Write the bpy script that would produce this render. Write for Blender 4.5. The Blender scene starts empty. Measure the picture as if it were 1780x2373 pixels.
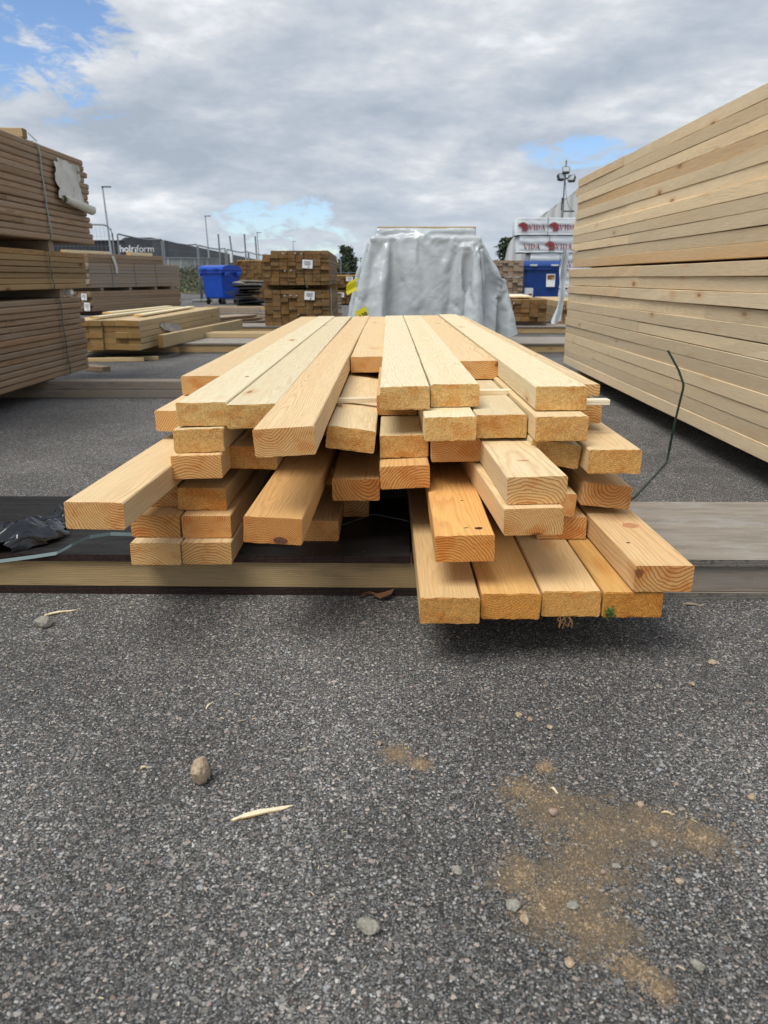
import bpy, bmesh, math, random
from mathutils import Vector, Matrix, noise as mnoise

R = math.radians
scene = bpy.context.scene
COL = scene.collection

# ------------------------------------------------------------------ camera
cam_d = bpy.data.cameras.new('camera')
cam = bpy.data.objects.new('camera', cam_d)
COL.objects.link(cam)
cam.location = (0.0, 0.0, 0.92)
cam.rotation_euler = (R(90 - 17.55), 0, R(0.315))
cam_d.sensor_fit = 'VERTICAL'
cam_d.sensor_height = 24.0
cam_d.lens = 24.0 * 1716.7 / 2373.0
cam_d.clip_start = 0.05
cam_d.clip_end = 3000
cam_d.dof.use_dof = True
cam_d.dof.focus_distance = 2.3
cam_d.dof.aperture_fstop = cam_d.lens / 4.2        # about 4 mm of real aperture
scene.camera = cam
scene.render.resolution_x, scene.render.resolution_y = 768, 1024
scene.view_settings.view_transform = 'Standard'
scene.view_settings.look = 'None'
scene.view_settings.gamma = 1.0
scene.view_settings.exposure = 0.55
scene.view_settings.use_curve_mapping = False
scene.render.engine = 'CYCLES'
scene.cycles.max_bounces = 5
scene.cycles.diffuse_bounces = 3
scene.cycles.glossy_bounces = 2
scene.cycles.use_denoising = True

# ------------------------------------------------------------------ node helpers
class NT:
    def __init__(s, tree):
        s.t = tree; s.N = tree.nodes; s.L = tree.links
    def new(s, typ, inputs=None, **attrs):
        n = s.N.new(typ)
        for k, v in attrs.items(): setattr(n, k, v)
        for k, v in (inputs or {}).items(): s.put(n.inputs[k], v)
        return n
    def put(s, sock, v):
        if isinstance(v, bpy.types.NodeSocket): s.L.new(v, sock)
        elif isinstance(v, (tuple, list)) and sock.type == 'RGBA' and len(v) == 3: sock.default_value = (*v, 1)
        else: sock.default_value = v
    def m(s, op, a, b=0.0, c=0.0, clamp=False):
        n = s.N.new('ShaderNodeMath'); n.operation = op; n.use_clamp = clamp
        s.put(n.inputs[0], a); s.put(n.inputs[1], b)
        if op in ('MULTIPLY_ADD', 'WRAP', 'COMPARE', 'SMOOTH_MIN', 'SMOOTH_MAX'): s.put(n.inputs[2], c)
        return n.outputs[0]
    def v(s, op, a, b=(0, 0, 0), out=0):
        n = s.N.new('ShaderNodeVectorMath'); n.operation = op
        s.put(n.inputs[0], a); s.put(n.inputs[1], b)
        return n.outputs['Value'] if op in ('LENGTH', 'DOT_PRODUCT', 'DISTANCE') else n.outputs[0]
    def mix(s, f, a, b, blend='MIX'):
        n = s.N.new('ShaderNodeMix'); n.data_type = 'RGBA'; n.blend_type = blend
        s.put(n.inputs[0], f); s.put(n.inputs[6], a); s.put(n.inputs[7], b)
        return n.outputs[2]
    def rng(s, x, a, b, c=0.0, d=1.0, smooth=True):
        n = s.N.new('ShaderNodeMapRange'); n.interpolation_type = 'SMOOTHSTEP' if smooth else 'LINEAR'
        for i, q in enumerate((x, a, b, c, d)): s.put(n.inputs[i], q)
        return n.outputs[0]
    def ramp(s, f, stops):
        n = s.N.new('ShaderNodeValToRGB'); e = n.color_ramp.elements
        while len(e) < len(stops): e.new(0.5)
        for el, (p, c) in zip(e, stops):
            el.position = p; el.color = (*c, 1) if len(c) == 3 else c
        s.put(n.inputs[0], f)
        return n.outputs[0]
    def noise(s, vec, scale=1.0, detail=2.0, rough=0.5, dist=0.0, color=False):
        n = s.new('ShaderNodeTexNoise', {'Vector': vec, 'Scale': scale, 'Detail': detail, 'Roughness': rough, 'Distortion': dist})
        return n.outputs['Color'] if color else n.outputs[0]
    def voro(s, vec, scale, feature='F1', rand=1.0):
        return s.new('ShaderNodeTexVoronoi', {'Vector': vec, 'Scale': scale, 'Randomness': rand}, feature=feature)
    def comb(s, x, y, z):
        return s.new('ShaderNodeCombineXYZ', {0: x, 1: y, 2: z}).outputs[0]
    def sep(s, vec):
        return s.new('ShaderNodeSeparateXYZ', {0: vec}).outputs
    def bump(s, h, strength=0.3, dist=0.002, normal=None):
        n = s.new('ShaderNodeBump', {'Height': h, 'Strength': strength, 'Distance': dist})
        if normal is not None: s.put(n.inputs['Normal'], normal)
        return n.outputs[0]

# ------------------------------------------------------------------ world: physical sky behind a broken cloud sheet
SUN_EL, SUN_AZ = 61.0, 220.0           # azimuth clockwise from +Y, so the sun stands behind the camera and to its left
world = bpy.data.worlds.new('World'); scene.world = world; world.use_nodes = True
w = NT(world.node_tree); w.N.clear()
sky = w.new('ShaderNodeTexSky', sky_type='NISHITA', sun_disc=False)
sky.sun_elevation = R(SUN_EL); sky.sun_rotation = R(SUN_AZ)
sky.air_density = 1.0; sky.dust_density = 0.4; sky.ozone_density = 1.6
dirv = w.new('ShaderNodeTexCoord').outputs['Generated']
dx, dy, dz = w.sep(dirv)
den = w.m('ADD', w.m('MAXIMUM', dz, 0.0), 0.26)
pl = w.comb(w.m('DIVIDE', dx, den), w.m('DIVIDE', dy, den), w.m('MULTIPLY', dz, 2.0))
big = w.noise(pl, 0.9, 3.0, 0.5)
med = w.noise(w.v('ADD', pl, (7.3, 2.1, 0.4)), 2.5, 9.0, 0.58, 0.15)
wisp = w.noise(w.v('ADD', w.v('MULTIPLY', pl, (1.0, 1.25, 1.0)), (1.3, 5.1, 2.0)), 6.5, 7.0, 0.58, 0.2)
rag = w.m('SUBTRACT', w.noise(w.v('MULTIPLY', dirv, (1.0, 1.0, 2.2)), 17.0, 7.0, 0.66, 0.4), 0.5)
edge = w.m('ADD', w.m('MULTIPLY', w.m('SUBTRACT', med, 0.5), 1.6), w.m('MULTIPLY', w.m('SUBTRACT', wisp, 0.5), 0.8))
def gap(d, r, stretch=1.0):
    v0 = Vector(d).normalized()
    dd = w.v('SUBTRACT', dirv, tuple(v0))
    return w.m('SUBTRACT', 1.0, w.m('DIVIDE', w.v('LENGTH', w.v('MULTIPLY', dd, (1.0, 1.0, stretch))), r))
holes = None
for d, r, st, cap in (((-0.395, 0.885, 0.292), 0.112, 1.1, 0.45), ((-0.335, 0.905, 0.280), 0.045, 1.3, 0.3), ((-0.145, 0.986, 0.068), 0.070, 2.8, 0.08),
                 ((-0.10, 0.99, 0.045), 0.060, 3.4, 0.05), ((0.225, 0.962, 0.140), 0.070, 3.8, 0.10)):
    g = w.m('MINIMUM', gap(d, r, st), cap)
    holes = g if holes is None else w.m('MAXIMUM', holes, g)
holes = w.m('MAXIMUM', w.m('ADD', holes, w.m('MULTIPLY', rag, -2.0)), -0.55)
cover = w.m('ADD', w.m('MULTIPLY', holes, -1.0), w.m('ADD', w.m('MULTIPLY', edge, 0.85), w.m('MULTIPLY', w.m('SUBTRACT', big, 0.5), 0.35)))
cmask = w.rng(cover, -0.30, 0.10)
shade = w.m('ADD', w.m('MULTIPLY', med, 0.62), w.m('ADD', w.m('MULTIPLY', wisp, 0.26), w.m('MULTIPLY', big, 0.32)))
ccol = w.ramp(w.rng(shade, 0.47, 0.76, 0.0, 1.0, False), [(0.0, (2.85, 3.28, 3.90)), (0.36, (3.60, 4.00, 4.55)), (0.64, (4.55, 4.82, 5.2)), (1.0, (6.7, 6.8, 6.95))])
hz = w.rng(dz, 0.0, 0.16)
ccol = w.mix(hz, w.mix(0.4, ccol, (3.9, 4.5, 5.1)), ccol)
skyc = w.mix(1.0, sky.outputs[0], (0.84, 0.92, 1.06), 'MULTIPLY')
col = w.mix(cmask, skyc, ccol)
bg = w.new('ShaderNodeBackground', {'Color': col, 'Strength': 0.1})
outw = w.new('ShaderNodeOutputWorld')
w.L.new(bg.outputs[0], outw.inputs[0])

sun_d = bpy.data.lights.new('sun', 'SUN'); sun_d.energy = 2.2; sun_d.angle = R(36); sun_d.color = (1.0, 0.96, 0.88)
sun = bpy.data.objects.new('sun', sun_d); COL.objects.link(sun)
_a, _e = R(SUN_AZ), R(SUN_EL)
sdir = Vector((math.sin(_a) * math.cos(_e), math.cos(_a) * math.cos(_e), math.sin(_e)))
sun.rotation_euler = sdir.to_track_quat('Z', 'Y').to_euler()
sun.location = (-4, -8, 14)

# ------------------------------------------------------------------ materials
def new_mat(name):
    m = bpy.data.materials.new(name); m.use_nodes = True
    t = NT(m.node_tree); t.N.clear()
    b = t.new('ShaderNodeBsdfPrincipled'); o = t.new('ShaderNodeOutputMaterial')
    t.L.new(b.outputs[0], o.inputs[0])
    return m, t, b

def wood(name, early, late, knot, ring=0.0055, side_c=0.45, end_c=0.75, endmul=(1.0, 0.86, 0.62), warm=(1.0, 0.87, 0.70),
         grey=None, grey_amt=0.0, rough=0.72, fuzz=0.5, kerf=0.5, vary=0.16, knots=0.5, dirt=0.0, far=False):
    m, t, b = new_mat(name)
    tc = t.new('ShaderNodeTexCoord'); P = tc.outputs['Object']
    rnd = t.new('ShaderNodeObjectInfo').outputs['Random']
    r2 = t.m('FRACT', t.m('MULTIPLY', rnd, 17.31)); r3 = t.m('FRACT', t.m('MULTIPLY', rnd, 53.7)); r4 = t.m('FRACT', t.m('MULTIPLY', rnd, 131.9))
    p = t.v('ADD', P, t.comb(t.m('MULTIPLY', rnd, 40.0), t.m('MULTIPLY', r2, 60.0), t.m('MULTIPLY', r3, 40.0)))
    warp = t.v('SUBTRACT', t.noise(t.v('MULTIPLY', p, (7, 1.3, 7)), 1.0, 3.0, 0.55, color=True), (0.5, 0.5, 0.5))
    warp = t.v('MULTIPLY', warp, (0.050, 0.0, 0.050))
    x, y, z = t.sep(P)
    r3s = t.m('SUBTRACT', r3, 0.5)
    pz = t.m('ADD', t.m('MULTIPLY', t.m('SIGN', r3s), 0.032), t.m('MULTIPLY_ADD', r3s, 0.17, 0.033))
    q = t.comb(t.m('SUBTRACT', x, t.m('MULTIPLY', t.m('SUBTRACT', r2, 0.5), 0.15)), 0.0, t.m('SUBTRACT', z, pz))
    rr = t.v('LENGTH', t.v('ADD', q, warp))
    fine = t.noise(t.v('MULTIPLY', p, (60, 4, 60)), 1.0, 2.0)
    spacing = t.m('MULTIPLY_ADD', r4, ring * 0.75, ring * 0.55)
    fr = t.m('FRACT', t.m('ADD', t.m('DIVIDE', rr, spacing), t.m('MULTIPLY', fine, 0.5)))
    lm = t.ramp(fr, [(0.0, (0.35,) * 3), (0.12, (0.0,) * 3), (0.5, (0.10,) * 3), (0.88, (1.0,) * 3), (1.0, (0.35,) * 3)])
    nx, ny, nz = t.sep(tc.outputs['Normal'])
    end = t.rng(t.m('ABSOLUTE', ny), 0.55, 0.85)
    con = t.m('ADD', side_c, t.m('MULTIPLY', end, end_c - side_c))
    col = t.mix(t.m('MULTIPLY', lm, con), early, late)
    heart = t.rng(rr, 0.075, 0.045)
    col = t.mix(t.m('MULTIPLY', heart, t.m('MULTIPLY_ADD', end, 0.35, 0.15)), col, t.mix(1.0, col, (0.88, 0.68, 0.50), 'MULTIPLY'))
    # long soft stains and fibre streaks
    bl = t.noise(t.v('MULTIPLY', p, (10, 1.1, 10)), 1.0, 4.0, 0.6)
    col = t.mix(t.rng(bl, 0.50, 0.78, 0.0, 0.42), col, t.mix(1.0, col, (0.97, 0.88, 0.76), 'MULTIPLY'))
    fib = t.noise(t.v('MULTIPLY', p, (330, 9, 330)), 1.0, 2.0, 0.6)
    fv = t.rng(fib, 0.25, 0.75, 0.86, 1.12, False)
    col = t.mix(1.0, col, t.comb(fv, fv, fv), 'MULTIPLY')
    # board to board difference
    vv = t.m('MULTIPLY_ADD', rnd, vary * 2, 1.0 - vary)
    col = t.mix(1.0, col, t.comb(vv, vv, vv), 'MULTIPLY')
    col = t.mix(t.m('MULTIPLY', r2, 0.22), col, t.mix(1.0, col, warm, 'MULTIPLY'))
    tint = t.new('ShaderNodeAttribute', attribute_type='OBJECT', attribute_name='tint').outputs['Fac']
    col = t.mix(t.m('MINIMUM', tint, 1.0), col, t.mix(1.0, col, (0.93, 0.62, 0.31), 'MULTIPLY'))
    if not far:
      chk = t.noise(t.v('MULTIPLY', p, (95, 7, 95)), 1.0, 2.0, 0.5)
      col = t.mix(t.m('MULTIPLY', t.rng(chk, 0.70, 0.76, 0.0, 0.5), t.m('SUBTRACT', 1.0, end)), col, t.mix(1.0, col, (0.62, 0.46, 0.32), 'MULTIPLY'))
    # knots
    if knots > 0:
        vn = t.voro(t.v('ADD', t.v('MULTIPLY', p, (6.5, 2.3, 6.5)), t.v('MULTIPLY', warp, (8, 0, 8))), 1.0)
        kd = vn.outputs['Distance']; kc = t.sep(vn.outputs['Color'])[0]
        on = t.m('GREATER_THAN', kc, 1.0 - knots)
        k1 = t.m('MULTIPLY', t.rng(kd, 0.23, 0.10), on)
        k2 = t.m('MULTIPLY', t.rng(kd, 0.10, 0.06), on)
        col = t.mix(t.m('MULTIPLY', k1, 0.55), col, t.mix(1.0, col, (0.85, 0.62, 0.42), 'MULTIPLY'))
        col = t.mix(t.m('MULTIPLY', k2, 0.85), col, knot)
    # sawn end: moist, fuzzy, speckled
    sp = t.noise(P, 420.0, 3.0, 0.7); sp2 = t.noise(p, 210.0, 3.0, 0.75)
    endcol = t.mix(1.0, col, endmul, 'MULTIPLY')
    s3 = t.m('ADD', t.rng(sp, 0.30, 0.72, 1.0 - 0.42 * fuzz, 1.0 + 0.38 * fuzz, False), t.rng(sp2, 0.32, 0.68, -0.42 * fuzz, 0.34 * fuzz, False))
    endcol = t.mix(1.0, endcol, t.comb(s3, s3, s3), 'MULTIPLY')
    if not far:
      patch = t.noise(t.v('MULTIPLY', p, (14, 0.5, 22)), 1.0, 3.0, 0.55)
      endcol = t.mix(t.rng(patch, 0.50, 0.66, 0.0, 0.7), endcol, t.mix(1.0, endcol, (0.86, 0.62, 0.42), 'MULTIPLY'))
    col = t.mix(end, col, endcol)
    if grey is not None:
        g = t.noise(t.v('MULTIPLY', p, (6, 0.8, 6)), 1.0, 4.0, 0.6)
        col = t.mix(t.rng(g, 0.30, 0.70, max(0.0, grey_amt - 0.35), min(1.0, grey_amt + 0.3)), col, t.mix(1.0, grey, t.comb(fv, fv, fv), 'MULTIPLY'))
    if dirt > 0:
        dn = t.noise(t.v('MULTIPLY', p, (20, 5, 20)), 1.0, 5.0, 0.65)
        col = t.mix(t.rng(dn, 0.52, 0.75, 0.0, dirt), col, (0.06, 0.05, 0.04))
    t.put(b.inputs['Base Color'], col)
    t.put(b.inputs['Roughness'], rough)
    b.inputs['Specular IOR Level'].default_value = 0.25
    # relief: saw kerf across the length, raised grain, torn fibre on the ends
    if far:
        t.put(b.inputs['Normal'], t.bump(fib, 0.4, 0.002)); return m
    kf = t.new('ShaderNodeTexWave', {'Vector': t.v('ADD', t.v('MULTIPLY', p, (0.25, 1.0, 0.25)), t.v('MULTIPLY', warp, (0.05, 0, 0.05))), 'Scale': 55.0, 'Distortion': 4.0, 'Detail': 3.0, 'Detail Scale': 3.0}, wave_type='BANDS', bands_direction='Y').outputs[1]
    hs = t.m('ADD', t.m('MULTIPLY', kf, 0.35 * kerf), t.m('ADD', t.m('MULTIPLY', fib, 0.6), t.m('MULTIPLY', lm, 0.25)))
    he = t.m('ADD', t.m('MULTIPLY', sp, 1.6 * fuzz), t.m('ADD', t.m('MULTIPLY', sp2, 2.4 * fuzz), t.m('MULTIPLY', lm, 0.3)))
    h = t.m('ADD', t.m('MULTIPLY', hs, t.m('SUBTRACT', 1.0, end)), t.m('MULTIPLY', he, end))
    t.put(b.inputs['Normal'], t.bump(h, 0.55, 0.0022))
    return m

M = {}
M['fresh'] = wood('fresh_sawn_spruce', (0.740, 0.665, 0.470), (0.60, 0.450, 0.245), (0.22, 0.10, 0.04), vary=0.09, fuzz=0.75, end_c=1.0, endmul=(0.93, 0.70, 0.40), side_c=0.40)
M['clean'] = wood('fresh_cut_spruce', (0.745, 0.605, 0.385), (0.42, 0.235, 0.095), (0.20, 0.085, 0.035), vary=0.12, fuzz=0.15, end_c=1.0, endmul=(0.92, 0.74, 0.52), ring=0.0075, side_c=0.36, knots=0.62)
M['pale'] = wood('pale_planed_spruce', (0.77, 0.620, 0.410), (0.60, 0.435, 0.245), (0.24, 0.12, 0.06), vary=0.17, side_c=0.50, endmul=(0.85, 0.72, 0.52), grey=(0.62, 0.53, 0.38), grey_amt=0.15, kerf=1.2, knots=0.7)
M['brown'] = wood('brown_treated_pine', (0.335, 0.225, 0.135), (0.165, 0.100, 0.058), (0.07, 0.035, 0.02), vary=0.20, side_c=0.7, endmul=(0.7, 0.62, 0.5), warm=(0.95, 0.85, 0.7), knots=0.4, grey=(0.34, 0.265, 0.195), grey_amt=0.3)
M['olive'] = wood('olive_treated_pine', (0.34, 0.235, 0.115), (0.20, 0.125, 0.055), (0.07, 0.04, 0.02), vary=0.20, side_c=0.6, endmul=(0.75, 0.66, 0.5), knots=0.4, far=True)
M['sleeper'] = wood('dark_treated_pine', (0.215, 0.128, 0.046), (0.100, 0.056, 0.020), (0.05, 0.025, 0.012), vary=0.34, end_c=0.5, endmul=(0.72, 0.62, 0.48), knots=0.4, grey=(0.30, 0.21, 0.11), grey_amt=0.15, fuzz=0.3, far=True)
M['weathered'] = wood('weathered_timber', (0.36, 0.255, 0.155), (0.22, 0.145, 0.085), (0.08, 0.05, 0.03), vary=0.16, grey=(0.30, 0.255, 0.22), grey_amt=0.62, knots=0.4, dirt=0.25, far=True)
M['bearer'] = wood('bearer_pine', (0.46, 0.325, 0.160), (0.28, 0.180, 0.080), (0.10, 0.055, 0.03), vary=0.10, side_c=0.75, ring=0.009, grey=(0.34, 0.255, 0.145), grey_amt=0.15, knots=0.65, dirt=0.35)
M['greybearer'] = wood('grey_bearer_pine', (0.30, 0.235, 0.165), (0.17, 0.125, 0.085), (0.07, 0.045, 0.03), vary=0.12, side_c=0.8, ring=0.009, grey=(0.235, 0.215, 0.195), grey_amt=0.60, knots=0.55, dirt=0.4)
M['lath'] = wood('white_lath', (0.78, 0.70, 0.53), (0.66, 0.54, 0.36), (0.3, 0.15, 0.07), vary=0.06, fuzz=0.2)
M['lightpile'] = wood('yellow_treated_pine', (0.50, 0.385, 0.225), (0.33, 0.235, 0.120), (0.12, 0.07, 0.03), vary=0.18, endmul=(0.60, 0.50, 0.34), knots=0.5, far=True)

def plain(name, col, rough=0.6, var=0.12, scale=12.0, spec=0.4, bumps=0.0, bscale=60.0, metal=0.0, col2=None, stretch=(1, 1, 1)):
    m, t, b = new_mat(name)
    P = t.new('ShaderNodeTexCoord').outputs['Object']
    P = t.v('MULTIPLY', P, stretch)
    n = t.noise(P, scale, 5.0, 0.6)
    c = t.mix(t.rng(n, 0.3, 0.7), tuple(q * (1 - var) for q in col), tuple(min(1, q * (1 + var)) for q in col))
    if col2 is not None: c = t.mix(t.rng(t.noise(P, scale * 0.4, 5.0, 0.65), 0.48, 0.68), c, col2)
    t.put(b.inputs['Base Color'], c); b.inputs['Roughness'].default_value = rough
    t.put(b.inputs['Roughness'], t.rng(n, 0.2, 0.8, rough * 0.85, min(1, rough * 1.15)))
    b.inputs['Specular IOR Level'].default_value = spec; b.inputs['Metallic'].default_value = metal
    if bumps: t.put(b.inputs['Normal'], t.bump(t.noise(P, bscale, 4.0, 0.6), bumps, 0.004))
    return m

def ply(name, face, edge_a, edge_b, rough, faded=None):
    m, t, b = new_mat(name)
    tc = t.new('ShaderNodeTexCoord'); P = tc.outputs['Object']
    nx, ny, nz = t.sep(tc.outputs['Normal']); x, y, z = t.sep(P)
    top = t.rng(t.m('ABSOLUTE', nz), 0.5, 0.8)
    wob = t.noise(t.v('MULTIPLY', P, (6, 6, 40)), 1.0, 3.0)
    st = t.m('FRACT', t.m('ADD', t.m('MULTIPLY', z, 210.0), t.m('MULTIPLY', wob, 0.8)))
    ec = t.mix(t.rng(st, 0.35, 0.6), edge_a, edge_b)
    ec = t.mix(t.rng(t.noise(P, 90.0, 4.0), 0.45, 0.7, 0, 0.6), ec, tuple(q * 0.4 for q in edge_a))
    sc = t.noise(t.v('MULTIPLY', P, (2.5, 22, 1)), 1.0, 6.0, 0.7)
    fc = t.mix(t.rng(sc, 0.35, 0.7), face, tuple(min(1, q * 1.45 + 0.01) for q in face))
    if faded is not None:
        fc = t.mix(t.rng(t.noise(t.v('MULTIPLY', P, (4, 9, 1)), 1.0, 7.0, 0.7), 0.48, 0.66), fc, faded)
        fc = t.mix(t.rng(t.noise(P, 70.0, 4.0, 0.7), 0.66, 0.72, 0, 0.8), fc, (0.05, 0.04, 0.035))
    else:
        fc = t.mix(t.rng(t.noise(P, 38.0, 5.0, 0.75), 0.66, 0.72, 0, 0.5), fc, (0.25, 0.23, 0.20))
    t.put(b.inputs['Base Color'], t.mix(top, ec, fc)); b.inputs['Specular IOR Level'].default_value = 0.25
    t.put(b.inputs['Roughness'], rough)
    t.put(b.inputs['Normal'], t.bump(t.m('ADD', t.m('MULTIPLY', st, 0.6), t.noise(P, 120.0, 4.0)), 0.4, 0.0025))
    return m
M['ply_dark'] = ply('film_faced_plywood', (0.010, 0.009, 0.009), (0.016, 0.009, 0.008), (0.060, 0.036, 0.029), 0.55)
M['ply_grey'] = ply('weathered_plywood', (0.215, 0.190, 0.160), (0.095, 0.085, 0.072), (0.27, 0.245, 0.215), 0.75, (0.31, 0.295, 0.28))

M['strap_green'] = plain('green_strap', (0.020, 0.050, 0.038), 0.35, 0.1, 30)
M['strap_pale'] = plain('pale_green_strap', (0.20, 0.27, 0.24), 0.35, 0.1, 30)
M['strap_blue'] = plain('blue_grey_strap', (0.10, 0.145, 0.155), 0.5, 0.1, 30)
M['black_film'] = plain('black_film', (0.008, 0.009, 0.013), 0.16, 0.1, 30, 0.7, 0.15, 40)
M['grey_metal'] = plain('galvanised_steel', (0.25, 0.27, 0.28), 0.45, 0.12, 10, 0.5, metal=0.5)
M['dark_metal'] = plain('dark_steel', (0.05, 0.055, 0.06), 0.5, 0.1, 10)
M['lamp_pole'] = plain('lamp_pole_steel', (0.36, 0.40, 0.43), 0.5, 0.1, 10)
M['blue_plastic'] = plain('blue_plastic', (0.006, 0.062, 0.42), 0.35, 0.10, 6, 0.5, 0.03, 200)
M['navy_plastic'] = plain('deep_blue_plastic', (0.010, 0.050, 0.23), 0.42, 0.10, 6, 0.4)
M['rubber'] = plain('black_rubber', (0.012, 0.012, 0.013), 0.7, 0.1, 20)
M['white_wrap'] = plain('white_wrapping_film', (0.56, 0.60, 0.63), 0.32, 0.06, 5, 0.5, 0.25, 9.0, stretch=(1, 1, 5))
M['red_print'] = plain('red_print', (0.26, 0.025, 0.035), 0.5, 0.08, 8)
M['white_print'] = plain('white_print', (0.75, 0.76, 0.77), 0.6, 0.04, 8)
M['dark_print'] = plain('dark_print', (0.02, 0.02, 0.022), 0.6, 0.04, 8)
M['yellow_tag'] = plain('yellow_tag', (0.62, 0.55, 0.01), 0.5, 0.05, 8)
M['paper'] = plain('dirty_white_paper', (0.62, 0.61, 0.57), 0.7, 0.10, 9, 0.3, 0.25, 26, col2=(0.36, 0.34, 0.30))
M['facade'] = plain('dark_sheet_facade', (0.028, 0.031, 0.040), 0.55, 0.06, 0.3)
M['tent'] = plain('white_hall_fabric', (0.56, 0.57, 0.57), 0.55, 0.08, 0.8, 0.3, stretch=(3, 1, 0.25), col2=(0.45, 0.46, 0.455))
M['tank'] = plain('pale_grey_tank', (0.22, 0.235, 0.235), 0.6, 0.08, 0.6)
M['junk'] = plain('dark_scrap', (0.035, 0.032, 0.03), 0.6, 0.3, 8)
M['silver_film'] = plain('silver_film', (0.50, 0.51, 0.53), 0.22, 0.1, 8, 0.6, 0.5, 18, metal=0.3)
M['bark'] = plain('bark', (0.07, 0.055, 0.04), 0.9, 0.2, 20)
M['leaf_dry'] = plain('dry_leaf', (0.16, 0.075, 0.035), 0.8, 0.2, 40)
M['moss'] = plain('green_moss', (0.07, 0.14, 0.03), 0.9, 0.3, 120)
M['needle'] = plain('pine_needle', (0.20, 0.10, 0.04), 0.7, 0.2, 60)

def leafy(name, a, b_, c):
    m, t, b = new_mat(name)
    P = t.new('ShaderNodeTexCoord').outputs['Object']
    n = t.noise(P, 0.55, 4.0, 0.6); k = t.noise(P, 5.0, 2.0)
    col = t.mix(t.rng(n, 0.3, 0.7), a, b_); col = t.mix(t.rng(k, 0.52, 0.70), col, c)
    t.put(b.inputs['Base Color'], col); b.inputs['Roughness'].default_value = 0.7
    return m
M['leaf'] = leafy('foliage', (0.022, 0.040, 0.016), (0.045, 0.070, 0.026), (0.07, 0.085, 0.035))
M['bank'] = leafy('bank_plants', (0.045, 0.062, 0.024), (0.095, 0.100, 0.040), (0.20, 0.165, 0.035))

def tarp_mat():
    m, t, b = new_mat('silver_tarpaulin')
    P = t.new('ShaderNodeTexCoord').outputs['Object']
    n = t.noise(P, 2.0, 5.0, 0.6)
    t.put(b.inputs['Base Color'], t.mix(t.rng(n, 0.3, 0.7), (0.40, 0.445, 0.475), (0.46, 0.50, 0.525)))
    b.inputs['Metallic'].default_value = 0.0
    t.put(b.inputs['Roughness'], t.rng(t.noise(P, 14.0, 4.0), 0.3, 0.7, 0.20, 0.36))
    b.inputs['Specular IOR Level'].default_value = 0.7
    wv = t.v('SUBTRACT', t.noise(P, 3.0, 3.0, color=True), (0.5, 0.5, 0.5))
    cr = t.voro(t.v('ADD', P, t.v('MULTIPLY', wv, (0.30, 0.30, 0.30))), 4.2, 'DISTANCE_TO_EDGE').outputs['Distance']
    h = t.m('ADD', t.m('MULTIPLY', t.rng(cr, 0.0, 0.16), 0.35), t.m('MULTIPLY', t.noise(P, 7.0, 5.0, 0.55, 0.6), 1.0))
    t.put(b.inputs['Normal'], t.bump(h, 0.4, 0.010))
    return m
M['tarp'] = tarp_mat()

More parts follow.
